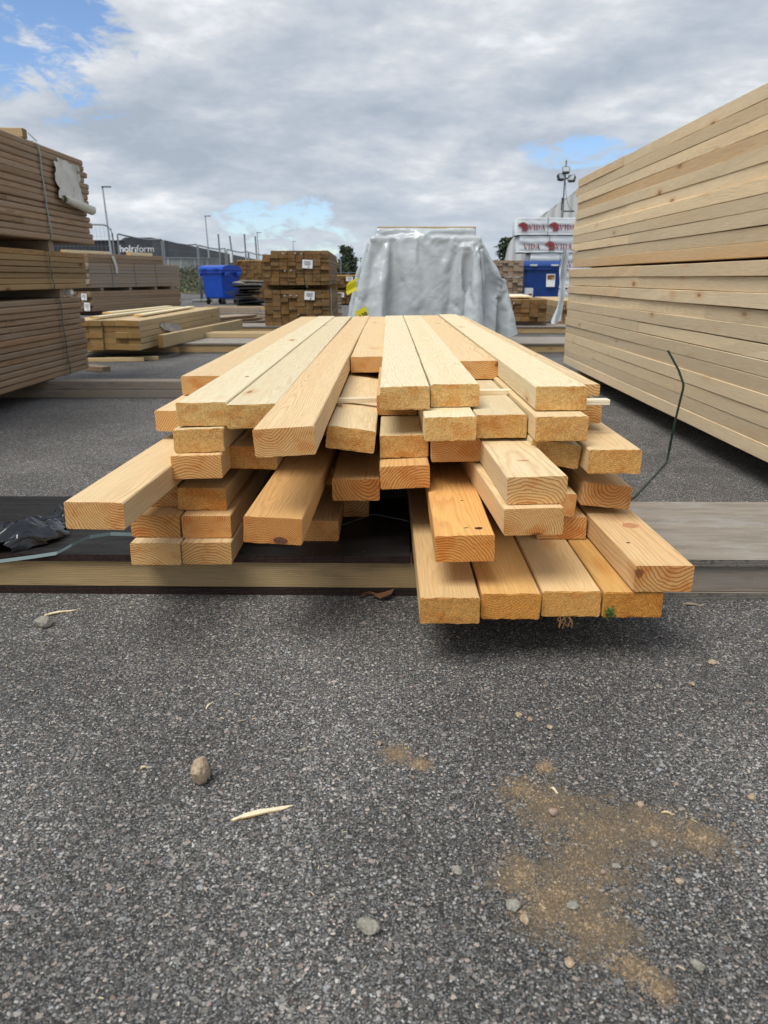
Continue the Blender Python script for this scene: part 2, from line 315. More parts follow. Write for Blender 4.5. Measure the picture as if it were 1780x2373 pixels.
SAND = [(0.30, 1.12, 0.085), (0.375, 1.065, 0.105), (0.465, 1.075, 0.075), (0.54, 1.05, 0.06), (0.33, 0.985, 0.085), (0.27, 0.925, 0.085),
        (0.31, 0.865, 0.075), (0.345, 0.80, 0.035), (0.255, 1.175, 0.045), (0.215, 0.965, 0.055), (0.24, 0.90, 0.06), (0.02, 1.285, 0.032), (0.065, 1.25, 0.022), (0.37, 0.765, 0.02), (0.31, 1.24, 0.02)]
def asphalt():
    m, t, b = new_mat('worn_asphalt')
    P = t.new('ShaderNodeTexCoord').outputs['Object']
    def n2(scale, detail=2.0, rough=0.5, color=False):
        n = t.new('ShaderNodeTexNoise', {'Vector': P, 'Scale': scale, 'Detail': detail, 'Roughness': rough}, noise_dimensions='2D')
        return n.outputs['Color'] if color else n.outputs[0]
    jit = t.v('MULTIPLY', t.v('SUBTRACT', n2(130.0, 2.0, color=True), (0.5, 0.5, 0.5)), (0.0065, 0.0065, 0))
    Pj = t.v('ADD', P, jit)
    def v2(vec, sc): return t.new('ShaderNodeTexVoronoi', {'Vector': vec, 'Scale': sc}, voronoi_dimensions='2D')
    grain = n2(620.0, 2.0)
    mott = t.rng(grain, 0.3, 0.7, 0.62, 1.35)
    # dense fine chippings in dark binder, then sparser and larger stones
    fv = v2(Pj, 440.0); r_, g_, b2 = t.sep(fv.outputs['Color'])
    val = t.m('MULTIPLY_ADD', t.m('POWER', r_, 3.0), 0.30, 0.034)
    val = t.m('MULTIPLY', val, t.rng(fv.outputs['Distance'], 0.25, 0.62, 1.0, 0.45))
    col = t.comb(t.m('MULTIPLY', val, 1.02), val, t.m('MULTIPLY', val, 0.98))
    hgt = t.m('MULTIPLY', val, 2.2)
    for sc, thr, rad, lo, hi, amp in ((210.0, 0.42, 0.52, 0.070, 0.50, 0.8), (120.0, 0.60, 0.48, 0.09, 0.52, 1.1), (70.0, 0.82, 0.42, 0.10, 0.40, 1.2)):
        vo = v2(t.v('ADD', Pj, (sc * 0.013, sc * 0.007, 0)), sc)
        r_, g_, b2 = t.sep(vo.outputs['Color']); d = vo.outputs['Distance']
        lim = t.m('MULTIPLY_ADD', b2, rad * 0.6, rad * 0.4)
        msk = t.m('MULTIPLY', t.rng(t.m('DIVIDE', d, lim), 1.0, 0.78), t.m('GREATER_THAN', r_, thr))
        v_ = t.m('MULTIPLY', t.m('MULTIPLY_ADD', t.m('MULTIPLY', g_, g_), hi - lo, lo), mott)
        hue = t.ramp(b2, [(0.0, (1.0, 1.0, 1.03)), (0.5, (1.0, 0.985, 0.95)), (0.75, (1.0, 0.91, 0.80)), (0.9, (1.0, 0.78, 0.68)), (1.0, (0.92, 0.96, 1.0))])
        col = t.mix(msk, col, t.mix(1.0, t.comb(v_, v_, v_), hue, 'MULTIPLY'))
        hgt = t.m('ADD', hgt, t.m('MULTIPLY', msk, amp * 0.55))
    wv = t.rng(n2(1.7, 5.0, 0.6), 0.3, 0.7, 0.82, 1.20)
    col = t.mix(1.0, col, t.comb(wv, wv, wv), 'MULTIPLY')
    # trodden sand: its outline comes from a vertex attribute of the sheet, broken up by noise
    s = t.new('ShaderNodeAttribute', attribute_name='sand_cover').outputs['Fac']
    sn = t.m('ADD', t.m('MULTIPLY', t.m('SUBTRACT', n2(30.0, 6.0, 0.72), 0.5), 2.7), t.m('MULTIPLY', t.m('SUBTRACT', grain, 0.5), 1.7))
    sm = t.m('MULTIPLY', t.rng(t.m('ADD', t.m('MULTIPLY_ADD', s, 2.0, -1.0), sn), -0.12, 0.80), 0.84)
    scol = t.mix(t.rng(n2(420.0, 3.0, 0.7), 0.3, 0.7), (0.078, 0.058, 0.036), (0.215, 0.160, 0.102))
    col = t.mix(sm, col, scol)
    t.put(b.inputs['Base Color'], col)
    b.inputs['Roughness'].default_value = 0.80; b.inputs['Specular IOR Level'].default_value = 0.35
    hgt = t.m('ADD', hgt, t.m('MULTIPLY', grain, 0.35))
    t.put(b.inputs['Normal'], t.bump(hgt, 0.6, 0.0022))
    return m
M['asphalt'] = asphalt()

def stone_mat(name, a, b_):
    m, t, b = new_mat(name)
    P = t.new('ShaderNodeTexCoord').outputs['Object']
    oi = t.new('ShaderNodeObjectInfo').outputs['Random']
    n = t.noise(P, 160.0, 4.0, 0.7)
    g = t.noise(P, 30.0, 3.0)
    c = t.mix(t.rng(n, 0.35, 0.68), a, b_); c = t.mix(t.rng(g, 0.45, 0.7, 0, 0.5), c, tuple(q * 0.55 for q in a))
    t.put(b.inputs['Base Color'], c); b.inputs['Roughness'].default_value = 0.85
    t.put(b.inputs['Normal'], t.bump(n, 0.5, 0.002))
    return m
M['stone_tan'] = stone_mat('tan_stone', (0.30, 0.215, 0.135), (0.50, 0.40, 0.29))
M['stone_grey'] = stone_mat('grey_stone', (0.19, 0.18, 0.15), (0.36, 0.34, 0.285))
M['stone_pink'] = stone_mat('pinkish_stone', (0.24, 0.16, 0.12), (0.40, 0.30, 0.24))

# ------------------------------------------------------------------ object helpers
def tag(o, label=None, cat=None, group=None, kind=None):
    if label: o['label'] = label
    if cat: o['category'] = cat
    if group: o['group'] = group
    if kind: o['kind'] = kind
    return o

def link(name, me, parent=None, loc=(0, 0, 0), rot=(0, 0, 0)):
    o = bpy.data.objects.new(name, me); COL.objects.link(o)
    o.location = loc; o.rotation_euler = rot
    if parent is not None: o.parent = parent
    return o

def empty(name, loc=(0, 0, 0), rz=0.0):
    o = link(name, None, None, loc, (0, 0, rz)); o.empty_display_size = 0.2
    return o

class MB:
    def __init__(s): s.v = []; s.f = []
    def add(s, vs, fs):
        k = len(s.v); s.v += [tuple(q) for q in vs]; s.f += [tuple(i + k for i in f) for f in fs]
    def box(s, c, d, rz=0.0, rx=0.0, ry=0.0):
        mt = Matrix.Translation(c) @ Matrix.Rotation(rz, 4, 'Z') @ Matrix.Rotation(ry, 4, 'Y') @ Matrix.Rotation(rx, 4, 'X')
        q = [mt @ Vector((sx * d[0] / 2, sy * d[1] / 2, sz * d[2] / 2)) for sz in (-1, 1) for sy in (-1, 1) for sx in (-1, 1)]
        s.add(q, [(0, 2, 3, 1), (4, 5, 7, 6), (0, 1, 5, 4), (2, 6, 7, 3), (0, 4, 6, 2), (1, 3, 7, 5)])
    def cham(s, c, d, e=0.004, rz=0.0, rx=0.0, ry=0.0, axis=1):
        """box with chamfered long edges along local axis y"""
        mt = Matrix.Translation(c) @ Matrix.Rotation(rz, 4, 'Z') @ Matrix.Rotation(ry, 4, 'Y') @ Matrix.Rotation(rx, 4, 'X')
        w_, h_ = d[0] / 2, d[2] / 2
        sec = [(-w_ + e, -h_), (w_ - e, -h_), (w_, -h_ + e), (w_, h_ - e), (w_ - e, h_), (-w_ + e, h_), (-w_, h_ - e), (-w_, -h_ + e)]
        vs = [mt @ Vector((a, yy, b)) for yy in (-d[1] / 2, d[1] / 2) for a, b in sec]
        fs = [(i, (i + 1) % 8, (i + 1) % 8 + 8, i + 8) for i in range(8)] + [tuple(range(7, -1, -1)), tuple(range(8, 16))]
        s.add(vs, fs)
    def tube(s, pts, r, n=8, r2=None, cap=True):
        pts = [Vector(p) for p in pts]; k = len(s.v); m_ = len(pts)
        for i, p in enumerate(pts):
            t_ = (pts[min(i + 1, m_ - 1)] - pts[max(i - 1, 0)]).normalized()
            a = t_.orthogonal().normalized() if abs(t_.z) < 0.99 else Vector((1, 0, 0))
            a = (a - t_ * a.dot(t_)).normalized(); b_ = t_.cross(a)
            rr = r if r2 is None else r + (r2 - r) * i / max(1, m_ - 1)
            for j in range(n):
                an = 2 * math.pi * j / n
                s.v.append(tuple(p + a * math.cos(an) * rr + b_ * math.sin(an) * rr))
        for i in range(m_ - 1):
            for j in range(n):
                s.f.append((k + i * n + j, k + i * n + (j + 1) % n, k + (i + 1) * n + (j + 1) % n, k + (i + 1) * n + j))
        if cap:
            s.f.append(tuple(k + j for j in range(n - 1, -1, -1))); s.f.append(tuple(k + (m_ - 1) * n + j for j in range(n)))
    def ribbon(s, pts, wvec, th=0.0012):
        """flat band of real thickness along pts; wvec is its width vector"""
        pts = [Vector(p) for p in pts]; wv = Vector(wvec); k = len(s.v); m_ = len(pts)
        for i, p in enumerate(pts):
            t_ = (pts[min(i + 1, m_ - 1)] - pts[max(i - 1, 0)]).normalized()
            nn = t_.cross(wv).normalized() * th / 2
            for a in (p - wv / 2 - nn, p + wv / 2 - nn, p + wv / 2 + nn, p - wv / 2 + nn): s.v.append(tuple(a))
        for i in range(m_ - 1):
            for j in range(4):
                s.f.append((k + i * 4 + j, k + i * 4 + (j + 1) % 4, k + (i + 1) * 4 + (j + 1) % 4, k + (i + 1) * 4 + j))
        s.f.append((k + 3, k + 2, k + 1, k)); e = k + (m_ - 1) * 4; s.f.append((e, e + 1, e + 2, e + 3))
    def mesh(s, name, mat, smooth=False):
        me = bpy.data.meshes.new(name); me.from_pydata(s.v, [], s.f); me.update()
        if mat is not None: me.materials.append(mat)
        if smooth:
            for p in me.polygons: p.use_smooth = True
        return me
    def build(s, name, mat, parent=None, loc=(0, 0, 0), rot=(0, 0, 0), smooth=False):
        return link(name, s.mesh(name, mat, smooth), parent, loc, rot)

def one_box(name, c, d, mat, parent=None, rz=0.0, rx=0.0, ry=0.0, e=0.004):
    """chamfered piece of timber or panel; origin at its own centre so that each piece has its own grain"""
    k = MB(); k.cham((0, 0, 0), d, min(e, d[0] * 0.3, d[2] * 0.3))
    return k.build(name, mat, parent, c, (rx, ry, rz))

def board_mesh(name, W, L, H, seed, mat, fuzz=1.0, nx=13, nz=6, wane=0.0, bow=0.004):
    """a full sawn board, local origin at the middle of the front end's lower edge, length along +y"""
    rd = random.Random(seed)
    e = 0.0016
    c_ = 0.0035
    gx_ = [-W / 2, -W / 2 + c_] + [-W / 2 + W * i / (nx - 2) for i in range(1, nx - 2)] + [W / 2 - c_, W / 2]
    gz_ = [0.0, c_] + [H * i / (nz - 2) for i in range(1, nz - 2)] + [H - c_, H]
    per = [(a, 0.0) for a in gx_] + [(W / 2, b_) for b_ in gz_[1:]] + [(a, H) for a in gx_[-2::-1]] + [(-W / 2, b_) for b_ in gz_[-2:0:-1]]
    n = len(per)
    ys = [0.0, 0.0035, 0.02] + [0.02 + (L - 0.04) * (k / 22) ** 1.15 for k in range(1, 22)] + [L - 0.015, L]
    bx, bz = rd.uniform(-1, 1) * bow, rd.uniform(-0.3, 1) * bow * 0.4
    vs, fs = [], []
    for iy, yy in enumerate(ys):
        t_ = yy / L
        ox = bx * math.sin(math.pi * t_); oz = max(0.0, bz) * math.sin(math.pi * t_)
        for (a, b_) in per:
            corner = (abs(abs(a) - W / 2) < 1e-6) and (b_ < 1e-6 or abs(b_ - H) < 1e-6)
            q = Vector((a * 25 + seed * 3.7, yy * 5.0, b_ * 25))
            j = mnoise.noise(q) * 0.0011
            aa, bb = a, b_
            cx = 1.0 - (e / (W / 2) if corner else 0.0); aa *= cx
            if corner: bb += e * 0.8 * (1 if b_ < 1e-6 else -1)
            if wane and a > W * 0.2 and b_ > H * 0.75: bb -= wane * (a / W) * (0.5 + 0.5 * mnoise.noise(Vector((seed, yy * 2, 0))))
            aa += j * (1 if a > 0 else -1); bb += mnoise.noise(q + Vector((9, 9, 9))) * 0.0009
            if iy < 2:
                rag = (1 - iy * 0.6) * 0.0009 * fuzz
                aa += rd.uniform(-1, 1) * rag; bb += rd.uniform(-1, 1) * rag
                yv = yy + rd.uniform(-0.0006, 0.0014) * fuzz
            else: yv = yy
            vs.append((aa + ox, yv, bb + oz))
    m_ = len(ys)
    for i in range(m_ - 1):
        for j in range(n):
            fs.append((i * n + j, (i + 1) * n + j, (i + 1) * n + (j + 1) % n, i * n + (j + 1) % n))
    # front cap as a grid so that the sawn end is not dead flat
    idx = {}
    for k, (a, b_) in enumerate(per): idx[(gx_.index(a), gz_.index(b_))] = k
    for i in range(1, nx):
        for k in range(1, nz):
            a, b_ = gx_[i], gz_[k]
            idx[(i, k)] = len(vs)
            vs.append((a, rd.uniform(-0.0006, 0.0004) * fuzz, b_))
    for i in range(nx):
        for k in range(nz):
            fs.append((idx[(i, k)], idx[(i + 1, k)], idx[(i + 1, k + 1)], idx[(i, k + 1)]))
    fs.append(tuple((m_ - 1) * n + j for j in range(n - 1, -1, -1)))
    me = bpy.data.meshes.new(name); me.from_pydata(vs, [], fs); me.update()
    me.materials.append(mat)
    return me

def plank_mesh(name, W, L, H, seed, mat, e=0.005, segs=7, jit=0.0012, bow=0.003):
    """cheaper plank for bundles: chamfered, a little bowed; origin at its centre, length along y"""
    rd = random.Random(seed); vs, fs = [], []
    w_, h_ = W / 2, H / 2
    sec = [(-w_ + e, -h_), (w_ - e, -h_), (w_, -h_ + e), (w_, h_ - e), (w_ - e, h_), (-w_ + e, h_), (-w_, h_ - e), (-w_, -h_ + e)]
    b1 = rd.uniform(-1, 1) * bow
    for i in range(segs + 1):
        yy = -L / 2 + L * i / segs; o = b1 * math.sin(math.pi * i / segs)
        wz = mnoise.noise(Vector((yy * 0.9, seed * 0.37, 0))) * jit * 1.6
        for a, b_ in sec: vs.append((a + o + rd.uniform(-1, 1) * jit, yy, b_ + wz + rd.uniform(-1, 1) * jit * 0.6))
    for i in range(segs):
        for j in range(8): fs.append((i * 8 + j, (i + 1) * 8 + j, (i + 1) * 8 + (j + 1) % 8, i * 8 + (j + 1) % 8))
    fs.append(tuple(range(8))); fs.append(tuple(segs * 8 + j for j in range(7, -1, -1)))
    me = bpy.data.meshes.new(name); me.from_pydata(vs, [], fs); me.update(); me.materials.append(mat)
    return me

def rock_mesh(name, seed, sx, sy, sz, mat, sub=2):
    bm = bmesh.new(); bmesh.ops.create_icosphere(bm, subdivisions=sub, radius=1.0)
    for v in bm.verts:
        d = v.co.normalized()
        k = 1 + 0.30 * mnoise.noise(d * 1.3 + Vector((seed * 3.1, 0, 0))) + 0.12 * mnoise.noise(d * 3.5 + Vector((0, seed * 1.7, 0)))
        q = d * k
        for pl_ in range(5):   # a few broken flats
            nn = Vector((math.sin(seed * 1.9 + pl_ * 2.4), math.cos(seed * 2.7 + pl_ * 1.1), math.sin(seed + pl_ * 3.3))).normalized()
            ov = q.dot(nn) - 0.78
            if ov > 0: q -= nn * ov
        v.co = Vector((q.x * sx, q.y * sy, q.z * sz))
    zmin = min(v.co.z for v in bm.verts)
    for v in bm.verts: v.co.z -= zmin * 0.92
    me = bpy.data.meshes.new(name); bm.to_mesh(me); bm.free(); me.materials.append(mat)
    return me

# ------------------------------------------------------------------ ground
gxs = [-700, -60, -8, -1.2] + [-0.2 + 0.012 * i for i in range(86)] + [1.2, 8, 60, 700]
gys = [-60, -4, 0.3] + [0.55 + 0.012 * i for i in range(68)] + [2.0, 8, 60, 900]
g = MB(); cov = []
for gy in gys:
    for gx in gxs:
        g.v.append((gx, gy, 0.0))
        cov.append(max(0.0, min(1.0, 0.5 + 0.5 * max(1 - math.hypot(gx - a_, gy - b_) / r_ for a_, b_, r_ in SAND))))
for j in range(len(gys) - 1):
    for i in range(len(gxs) - 1): q = j * len(gxs) + i; g.f.append((q, q + 1, q + len(gxs) + 1, q + len(gxs)))
gme = g.mesh('ground', M['asphalt'])
at = gme.attributes.new('sand_cover', 'FLOAT', 'POINT'); at.data.foreach_set('value', cov)
tag(link('ground', gme), 'dark worn asphalt yard with pale aggregate showing', kind='structure')

# ------------------------------------------------------------------ bearers under the piles
def bearer(x0, x1, y0, depth, label, beam_mat, top_mat, bot_mat, h=(0.022, 0.086, 0.022), skew=0.0, group=None, split=None):
    e_ = empty('timber_bearer', ((x0 + x1) / 2, y0, 0), skew)
    tag(e_, label, 'bearer', group)
    L = x1 - x0; z = 0.0
    hb, hm, ht = h
    if hb: 
        one_box('bottom_plywood', (0, depth / 2 - 0.006, hb / 2), (L, depth, hb), bot_mat, e_, e=0.002)
    for k, yy in enumerate((0.045, depth - 0.055)):
        one_box('beam', (0.0, yy, hb + hm / 2), (0.09, L - 0.01 * k, hm), beam_mat, e_, rz=R(90), e=0.003)
    if ht:
        if split:
            a = -L / 2; 
            for b_ in list(split) + [L / 2]:
                one_box('top_plywood', ((a + b_) / 2, depth / 2 - 0.006, hb + hm + ht / 2 + 0.0005), (b_ - a - 0.004, depth + 0.012, ht), top_mat, e_, e=0.002); a = b_
        else: one_box('top_plywood', (0, depth / 2 - 0.006, hb + hm + ht / 2 + 0.0005), (L, depth + 0.012, ht), top_mat, e_, e=0.002)
    return e_
bearer(-2.6, 0.30, 2.085, 0.60, 'long bearer topped with dark film-faced plywood, under the front of the loose pile', M['bearer'], M['ply_dark'], M['ply_dark'], skew=R(-0.7), split=(1.22,))
bearer(0.32, 2.45, 2.045, 0.58, 'bearer topped with grey weathered plywood, sticking out beside the loose pile', M['greybearer'], M['ply_grey'], M['ply_grey'], skew=R(-0.5))
b2 = empty('timber_bearer', (-1.2, 5.925, 0)); tag(b2, 'two grey timbers laid one on the other, crossing the asphalt to the brown decking stack', 'bearer')
for z_ in (0.034, 0.102): one_box('beam', (0.0, 0.07, z_), (0.145, 4.9, 0.067), M['greybearer'], b2, rz=R(90), e=0.004)
bearer(-4.3, 4.6, 9.55, 1.10, 'wide grey plywood-topped bearer nearest behind the loose pile', M['bearer'], M['ply_grey'], M['ply_grey'])
bearer(-4.6, 5.2, 12.95, 0.95, 'far grey plywood-topped bearer carrying the end of the yellow-green timber pile', M['bearer'], M['ply_grey'], M['ply_grey'])
for (x0, x1, yy, lab) in ((1.66, 2.95, 3.0, 'short bearer under the near half of the tall pale plank stack'), (1.66, 2.95, 6.7, 'short bearer under the far end of the tall pale plank stack'),
                          (-3.95, -2.66, 4.3, 'short bearer hidden under the brown decking stack')):
    q = empty('timber_bearer', ((x0 + x1) / 2, yy, 0)); tag(q, lab, 'bearer')
    one_box('beam', (0, 0.05, 0.064), (0.1, x1 - x0 - 0.12, 0.126), M['weathered'], q, rz=R(90))

# ------------------------------------------------------------------ the loose pile of sawn boards
BW, BH = 0.142, 0.0667
BT = 0.1312      # top of the front bearer
# key: x, y of the front end, z of the lower edge, roll, yaw, back end, material, tint, label, (width, height)
PILE = [
 ('A0', -0.668, 2.66, 0.5195, 0.3, 0.0, 6.48, 'clean', 0.08, 'pale top board set back at the outer edge of the pile on the decking side'),
 ('A1', -0.5250, 2.070, 0.5195, 0.4, 0.0, 6.52, 'fresh', .02, 'top board with fuzzy pale end, outermost of the ends flush above the sticking-out low board'),
 ('A2', -0.3775, 2.036, 0.5200, 1.6, 0.0, 6.45, 'fresh', 0.06, 'top board with fuzzy end dark orange below, half behind the smooth tilted board'),
 ('A3', -0.2380, 1.680, 0.5245, 3.4, 0.2, 6.50, 'clean', 0.22, 'long smooth-ended board on top, sticking out farthest of the top layer and tilted'),
 ('A4', -0.0900, 3.250, 0.5280, 0.5, 0.0, 6.44, 'clean', 0.26, 'short top board set far back with orange smooth end, beside the pale twin boards'),
 ('A5', -0.1120, 2.110, 0.4400, -7.0, 0.0, 6.20, 'fresh', 0.35, 'board tipped sideways with coarse two-toned end, lying under a white lath'),
 ('B0', -0.6760, 2.350, 0.4480, 0.0, 0.0, 6.20, 'clean', .15, 'board just under the top layer, peeping out behind the outer fuzzy ends'),
 ('B1', -0.5320, 2.046, 0.4490, 1.6, 0.0, 6.25, 'fresh', 0.22, 'yellow fuzzy-ended board with an orange corner, second from the top'),
 ('B2', -0.4000, 2.130, 0.3800, -2.0, 0.0, 6.15, 'fresh', 0.6, 'fuzzy-ended board with a red-brown streak, half behind the smooth tilted board'),
 ('C1', -0.5360, 2.016, 0.3800, 1.4, 0.0, 6.15, 'clean', 0.45, 'smooth pinkish end with wide arched rings, third from the top at the outer corner'),
 ('D0', -0.6950, 2.110, 0.2685, 0.0, 0.0, 6.20, 'clean', 0.2, 'board mostly covered by the long low board that sticks out sideways'),
 ('D1', -0.5450, 2.076, 0.2685, -0.6, 0.0, 6.22, 'fresh', 0.62, 'coarse fuzzy-ended orange board with a dark gap above it'),
 ('E0', -0.6740, 2.030, 0.2000, -1.3, 0.0, 6.18, 'clean', 0.6, 'smooth end with reddish knot streaks, outer board of the second layer'),
 ('E1', -0.5240, 2.025, 0.2000, 0.5, 0.0, 6.22, 'clean', 0.5, 'smooth board end with a brown arched heart, inner one of the second layer pair'),
 ('F0', -0.6660, 1.985, BT, 0.0, 0.0, 6.20, 'clean', 0.12, 'lowest outer board of the pile with split top edge, on dark plywood'),
 ('F1', -0.5200, 1.990, BT, 0.0, 0.0, 6.22, 'clean', 0.28, 'lowest board with a brown half-moon heart, on the dark plywood'),
 ('G', -0.6900, 1.653, 0.3530, -0.4, 2.2, 6.05, 'clean', 0.16, 'yellow board sticking out sideways over the crumpled black film, with wavy rings'),
 ('H', -0.2790, 1.687, 0.3050, -2.6, 1.5, 6.00, 'clean', 0.8, 'orange board sticking out low in the middle, pith and a dark knot in its end'),
 ('H2', -0.2250, 2.190, BT, 0.0, 0.0, 6.10, 'clean', 0.6, 'low board behind the one with the pith in its end, on dark plywood'),
 ('I', -0.0960, 2.137, 0.2800, 0.3, 0.0, 6.15, 'clean', 0.7, 'board end with a brown bark-stained corner above the dark hollow'),
 ('T1', 0.0490, 2.120, 0.5580, 1.2, 0.0, 6.26, 'fresh', .05, 'pale top board with orange fuzzy end, beside the set-back orange one'),
 ('T2', 0.1960, 2.170, 0.5580, 0.4, 0.0, 6.30, 'fresh', .06, 'pale top board with curly grain, twin of the one with the orange fuzzy end'),
 ('T3', 0.3380, 2.800, 0.5580, 0.4, 0.0, 6.32, 'clean', 0.18, 'short top board set back with smooth orange end, above a white lath'),
 ('T4', 0.4800, 2.053, 0.5680, 0.5, 0.1, 6.28, 'fresh', .06, 'top board with fuzzy yellow end beside the short set-back one, facing the tall pale stack'),
 ('U1', 0.0480, 2.133, 0.4140, 1.2, 0.0, 6.20, 'fresh', 0.35, 'yellow fuzzy-ended board set just below the pale twin boards'),
 ('U2', 0.1730, 2.020, 0.4885, 0.8, 0.0, 6.18, 'fresh', .10, 'fuzzy light yellow end directly under the twin boards'),
 ('U3', 0.3220, 2.076, 0.4850, 0.8, 0.0, 6.20, 'fresh', .12, 'fuzzy end with arched rings, beneath a white lath and the gap of the short board'),
 ('U4', 0.4690, 1.975, 0.4980, 0.4, 0.0, 6.20, 'fresh', 0.38, 'golden fuzzy end, second from the top on the side of the tall pale stack'),
 ('V1', 0.0500, 2.046, 0.3440, 2.6, 0.0, 6.20, 'clean', 0.7, 'smooth tilted orange end with fine rings, above the dark hollow'),
 ('V2', 0.1970, 2.094, 0.4110, 1.0, 0.0, 6.18, 'clean', 0.36, 'smooth pinkish end with a lens-shaped stain, amid fuzzy ends'),
 ('V3', 0.4600, 2.016, 0.4190, -8.0, 0.0, 6.10, 'fresh', .08, 'pale fuzzy board tipped sideways towards the tall pale stack'),
 ('V4', 0.6120, 1.950, 0.4130, 0.0, 0.0, 6.10, 'fresh', 0.42, 'board with torn golden end standing out on the side of the tall stack'),
 ('W1', 0.3530, 1.685, 0.4080, 1.0, -1.9, 6.00, 'clean', 0.1, 'pale smooth-ended board sticking out far, upper of two in line'),
 ('W2', 0.3440, 1.658, 0.3390, 0.6, -3.0, 6.00, 'clean', 0.3, 'pale smooth-ended board sticking out far, lower of two in line'),
 ('W3', 0.4560, 2.000, 0.2790, -4.0, 0.0, 6.00, 'clean', 0.3, 'board corner peeping out behind the two pale boards in line'),
 ('W4', 0.6210, 2.035, 0.2920, -6.0, -0.4, 6.05, 'clean', 0.35, 'tipped board end with bold curved rings, over the low yellow board'),
 ('X1', 0.1860, 1.665, 0.2680, 2.0, 0.4, 6.05, 'clean', 0.95, 'reddish orange board with a dark knot near its smooth end, over the four lowest boards'),
 ('X2', 0.5000, 2.020, 0.2000, 0.0, 0.0, 6.05, 'clean', 0.5, 'set-back board end between the pale boards and the low yellow one'),
 ('X3', 0.6590, 1.642, 0.2010, -0.5, -1.6, 6.02, 'clean', 0.4, 'low yellow board with a pink round knot, lying on the outermost lowest board'),
 ('Y1', 0.1480, 1.610, BT, 0.2, 0.0, 6.12, 'fresh', 0.7, 'lowest sticking-out board of the four, next to the dark hollow'),
 ('Y2', 0.2970, 1.635, BT, 0.2, 0.0, 6.12, 'fresh', 0.95, 'lowest board, orange, second from the dark hollow'),
 ('Y3', 0.4460, 1.650, BT, 0.3, 0.0, 6.12, 'fresh', 0.62, 'lowest board with golden end, third from the dark hollow, needles hanging below'),
 ('Y4', 0.5940, 1.646, BT, 0.5, 0.0, 6.12, 'fresh', 1, 'lowest orange board with a tuft of green moss on its end'),
]
for i, (key, x, y, z, roll, yaw, yb, mt, tint, lab) in enumerate(PILE):
    L = (yb - y) / math.cos(R(yaw))
    me = board_mesh('board', BW, L, BH, 11 + i * 7, M[mt], 1.0 if mt == 'fresh' else 0.35, wane=0.010 if key in ('V3', 'A5') else 0.0)
    pitch = R(0.28) if key in ('A0', 'A1', 'A2') else (R(0.22) if key in ('A3', 'A4') else 0.0)
    o = link('timber_board', me, None, (x, y, z), (pitch, -R(roll), -R(yaw)))
    tag(o, lab, 'board', 'boards of the loose pile'); o['tint'] = float(tint)
def knot(parent, x, y, z, rx_, ry_, seed, mat, face='top'):
    rd_ = random.Random(seed); k = MB(); n = 14
    ring_ = [(math.cos(6.2832 * i / n) * rx_ * rd_.uniform(0.85, 1.12), math.sin(6.2832 * i / n) * ry_ * rd_.uniform(0.85, 1.12)) for i in range(n)]
    for h_ in (-0.002, 0.0007):
        for a, b_ in ring_: k.v.append((x + a, y + b_, z + h_) if face == 'top' else (x + a, y - h_, z + b_))
    k.f = [(i, (i + 1) % n, (i + 1) % n + n, i + n) for i in range(n)] + [tuple(range(n, 2 * n))]
    k.build('knot', mat, parent)
kd_ = plain('dark_knot', (0.035, 0.016, 0.009), 0.6, 0.4, 160); kp_ = plain('pink_knot', (0.50, 0.235, 0.115), 0.65, 0.25, 120); kb_ = plain('brown_knot', (0.13, 0.052, 0.030), 0.6, 0.4, 150)
BYKEY = dict(zip([p_[0] for p_ in PILE], [o_ for o_ in COL.objects if o_.name.startswith('timber_board')]))
knot(BYKEY['X1'], 0.038, 0.050, BH, 0.0105, 0.0095, 1, kd_); knot(BYKEY['X1'], 0.008, 0.056, BH, 0.0055, 0.003, 2, kd_); knot(BYKEY['X1'], 0.018, 0.29, BH, 0.004, 0.003, 3, kd_)
knot(BYKEY['X3'], 0.018, 0.30, BH, 0.024, 0.022, 4, kp_); knot(BYKEY['X3'], -0.035, 0.16, BH, 0.005, 0.005, 5, kb_)
knot(BYKEY['H'], 0.018, -0.001, 0.010, 0.017, 0.009, 6, kb_, 'end'); knot(BYKEY['A1'], 0.03, 0.55, BH, 0.009, 0.006, 8, kb_)
knot(BYKEY['A2'], -0.02, 0.95, BH, 0.010, 0.007, 9, kp_); knot(BYKEY['W1'], 0.0, 0.16, BH, 0.016, 0.006, 10, kp_)
for (x, y, z, yb, wd, hh, lab, mt, tint) in (
        (-0.110, 2.440, BT, 6.0, 0.088, BH, 'narrow board end deep inside the dark hollow', 'clean', .2),
        (0.580, 2.205, 0.5030, 6.1, 0.116, 0.064, 'narrow board with curved rings under a lath, at the outer edge facing the tall stack', 'clean', .25),
        (0.588, 2.190, 0.5875, 6.3, 0.070, 0.034, 'thin top board on a lath at the outer edge facing the tall stack', 'clean', .08)):
    o = link('timber_board', board_mesh('board', wd, yb - y, hh, int(x * 1000) + 77, M[mt], 0.4), None, (x, y, z))
    tag(o, lab, 'board', 'boards of the loose pile'); o['tint'] = tint
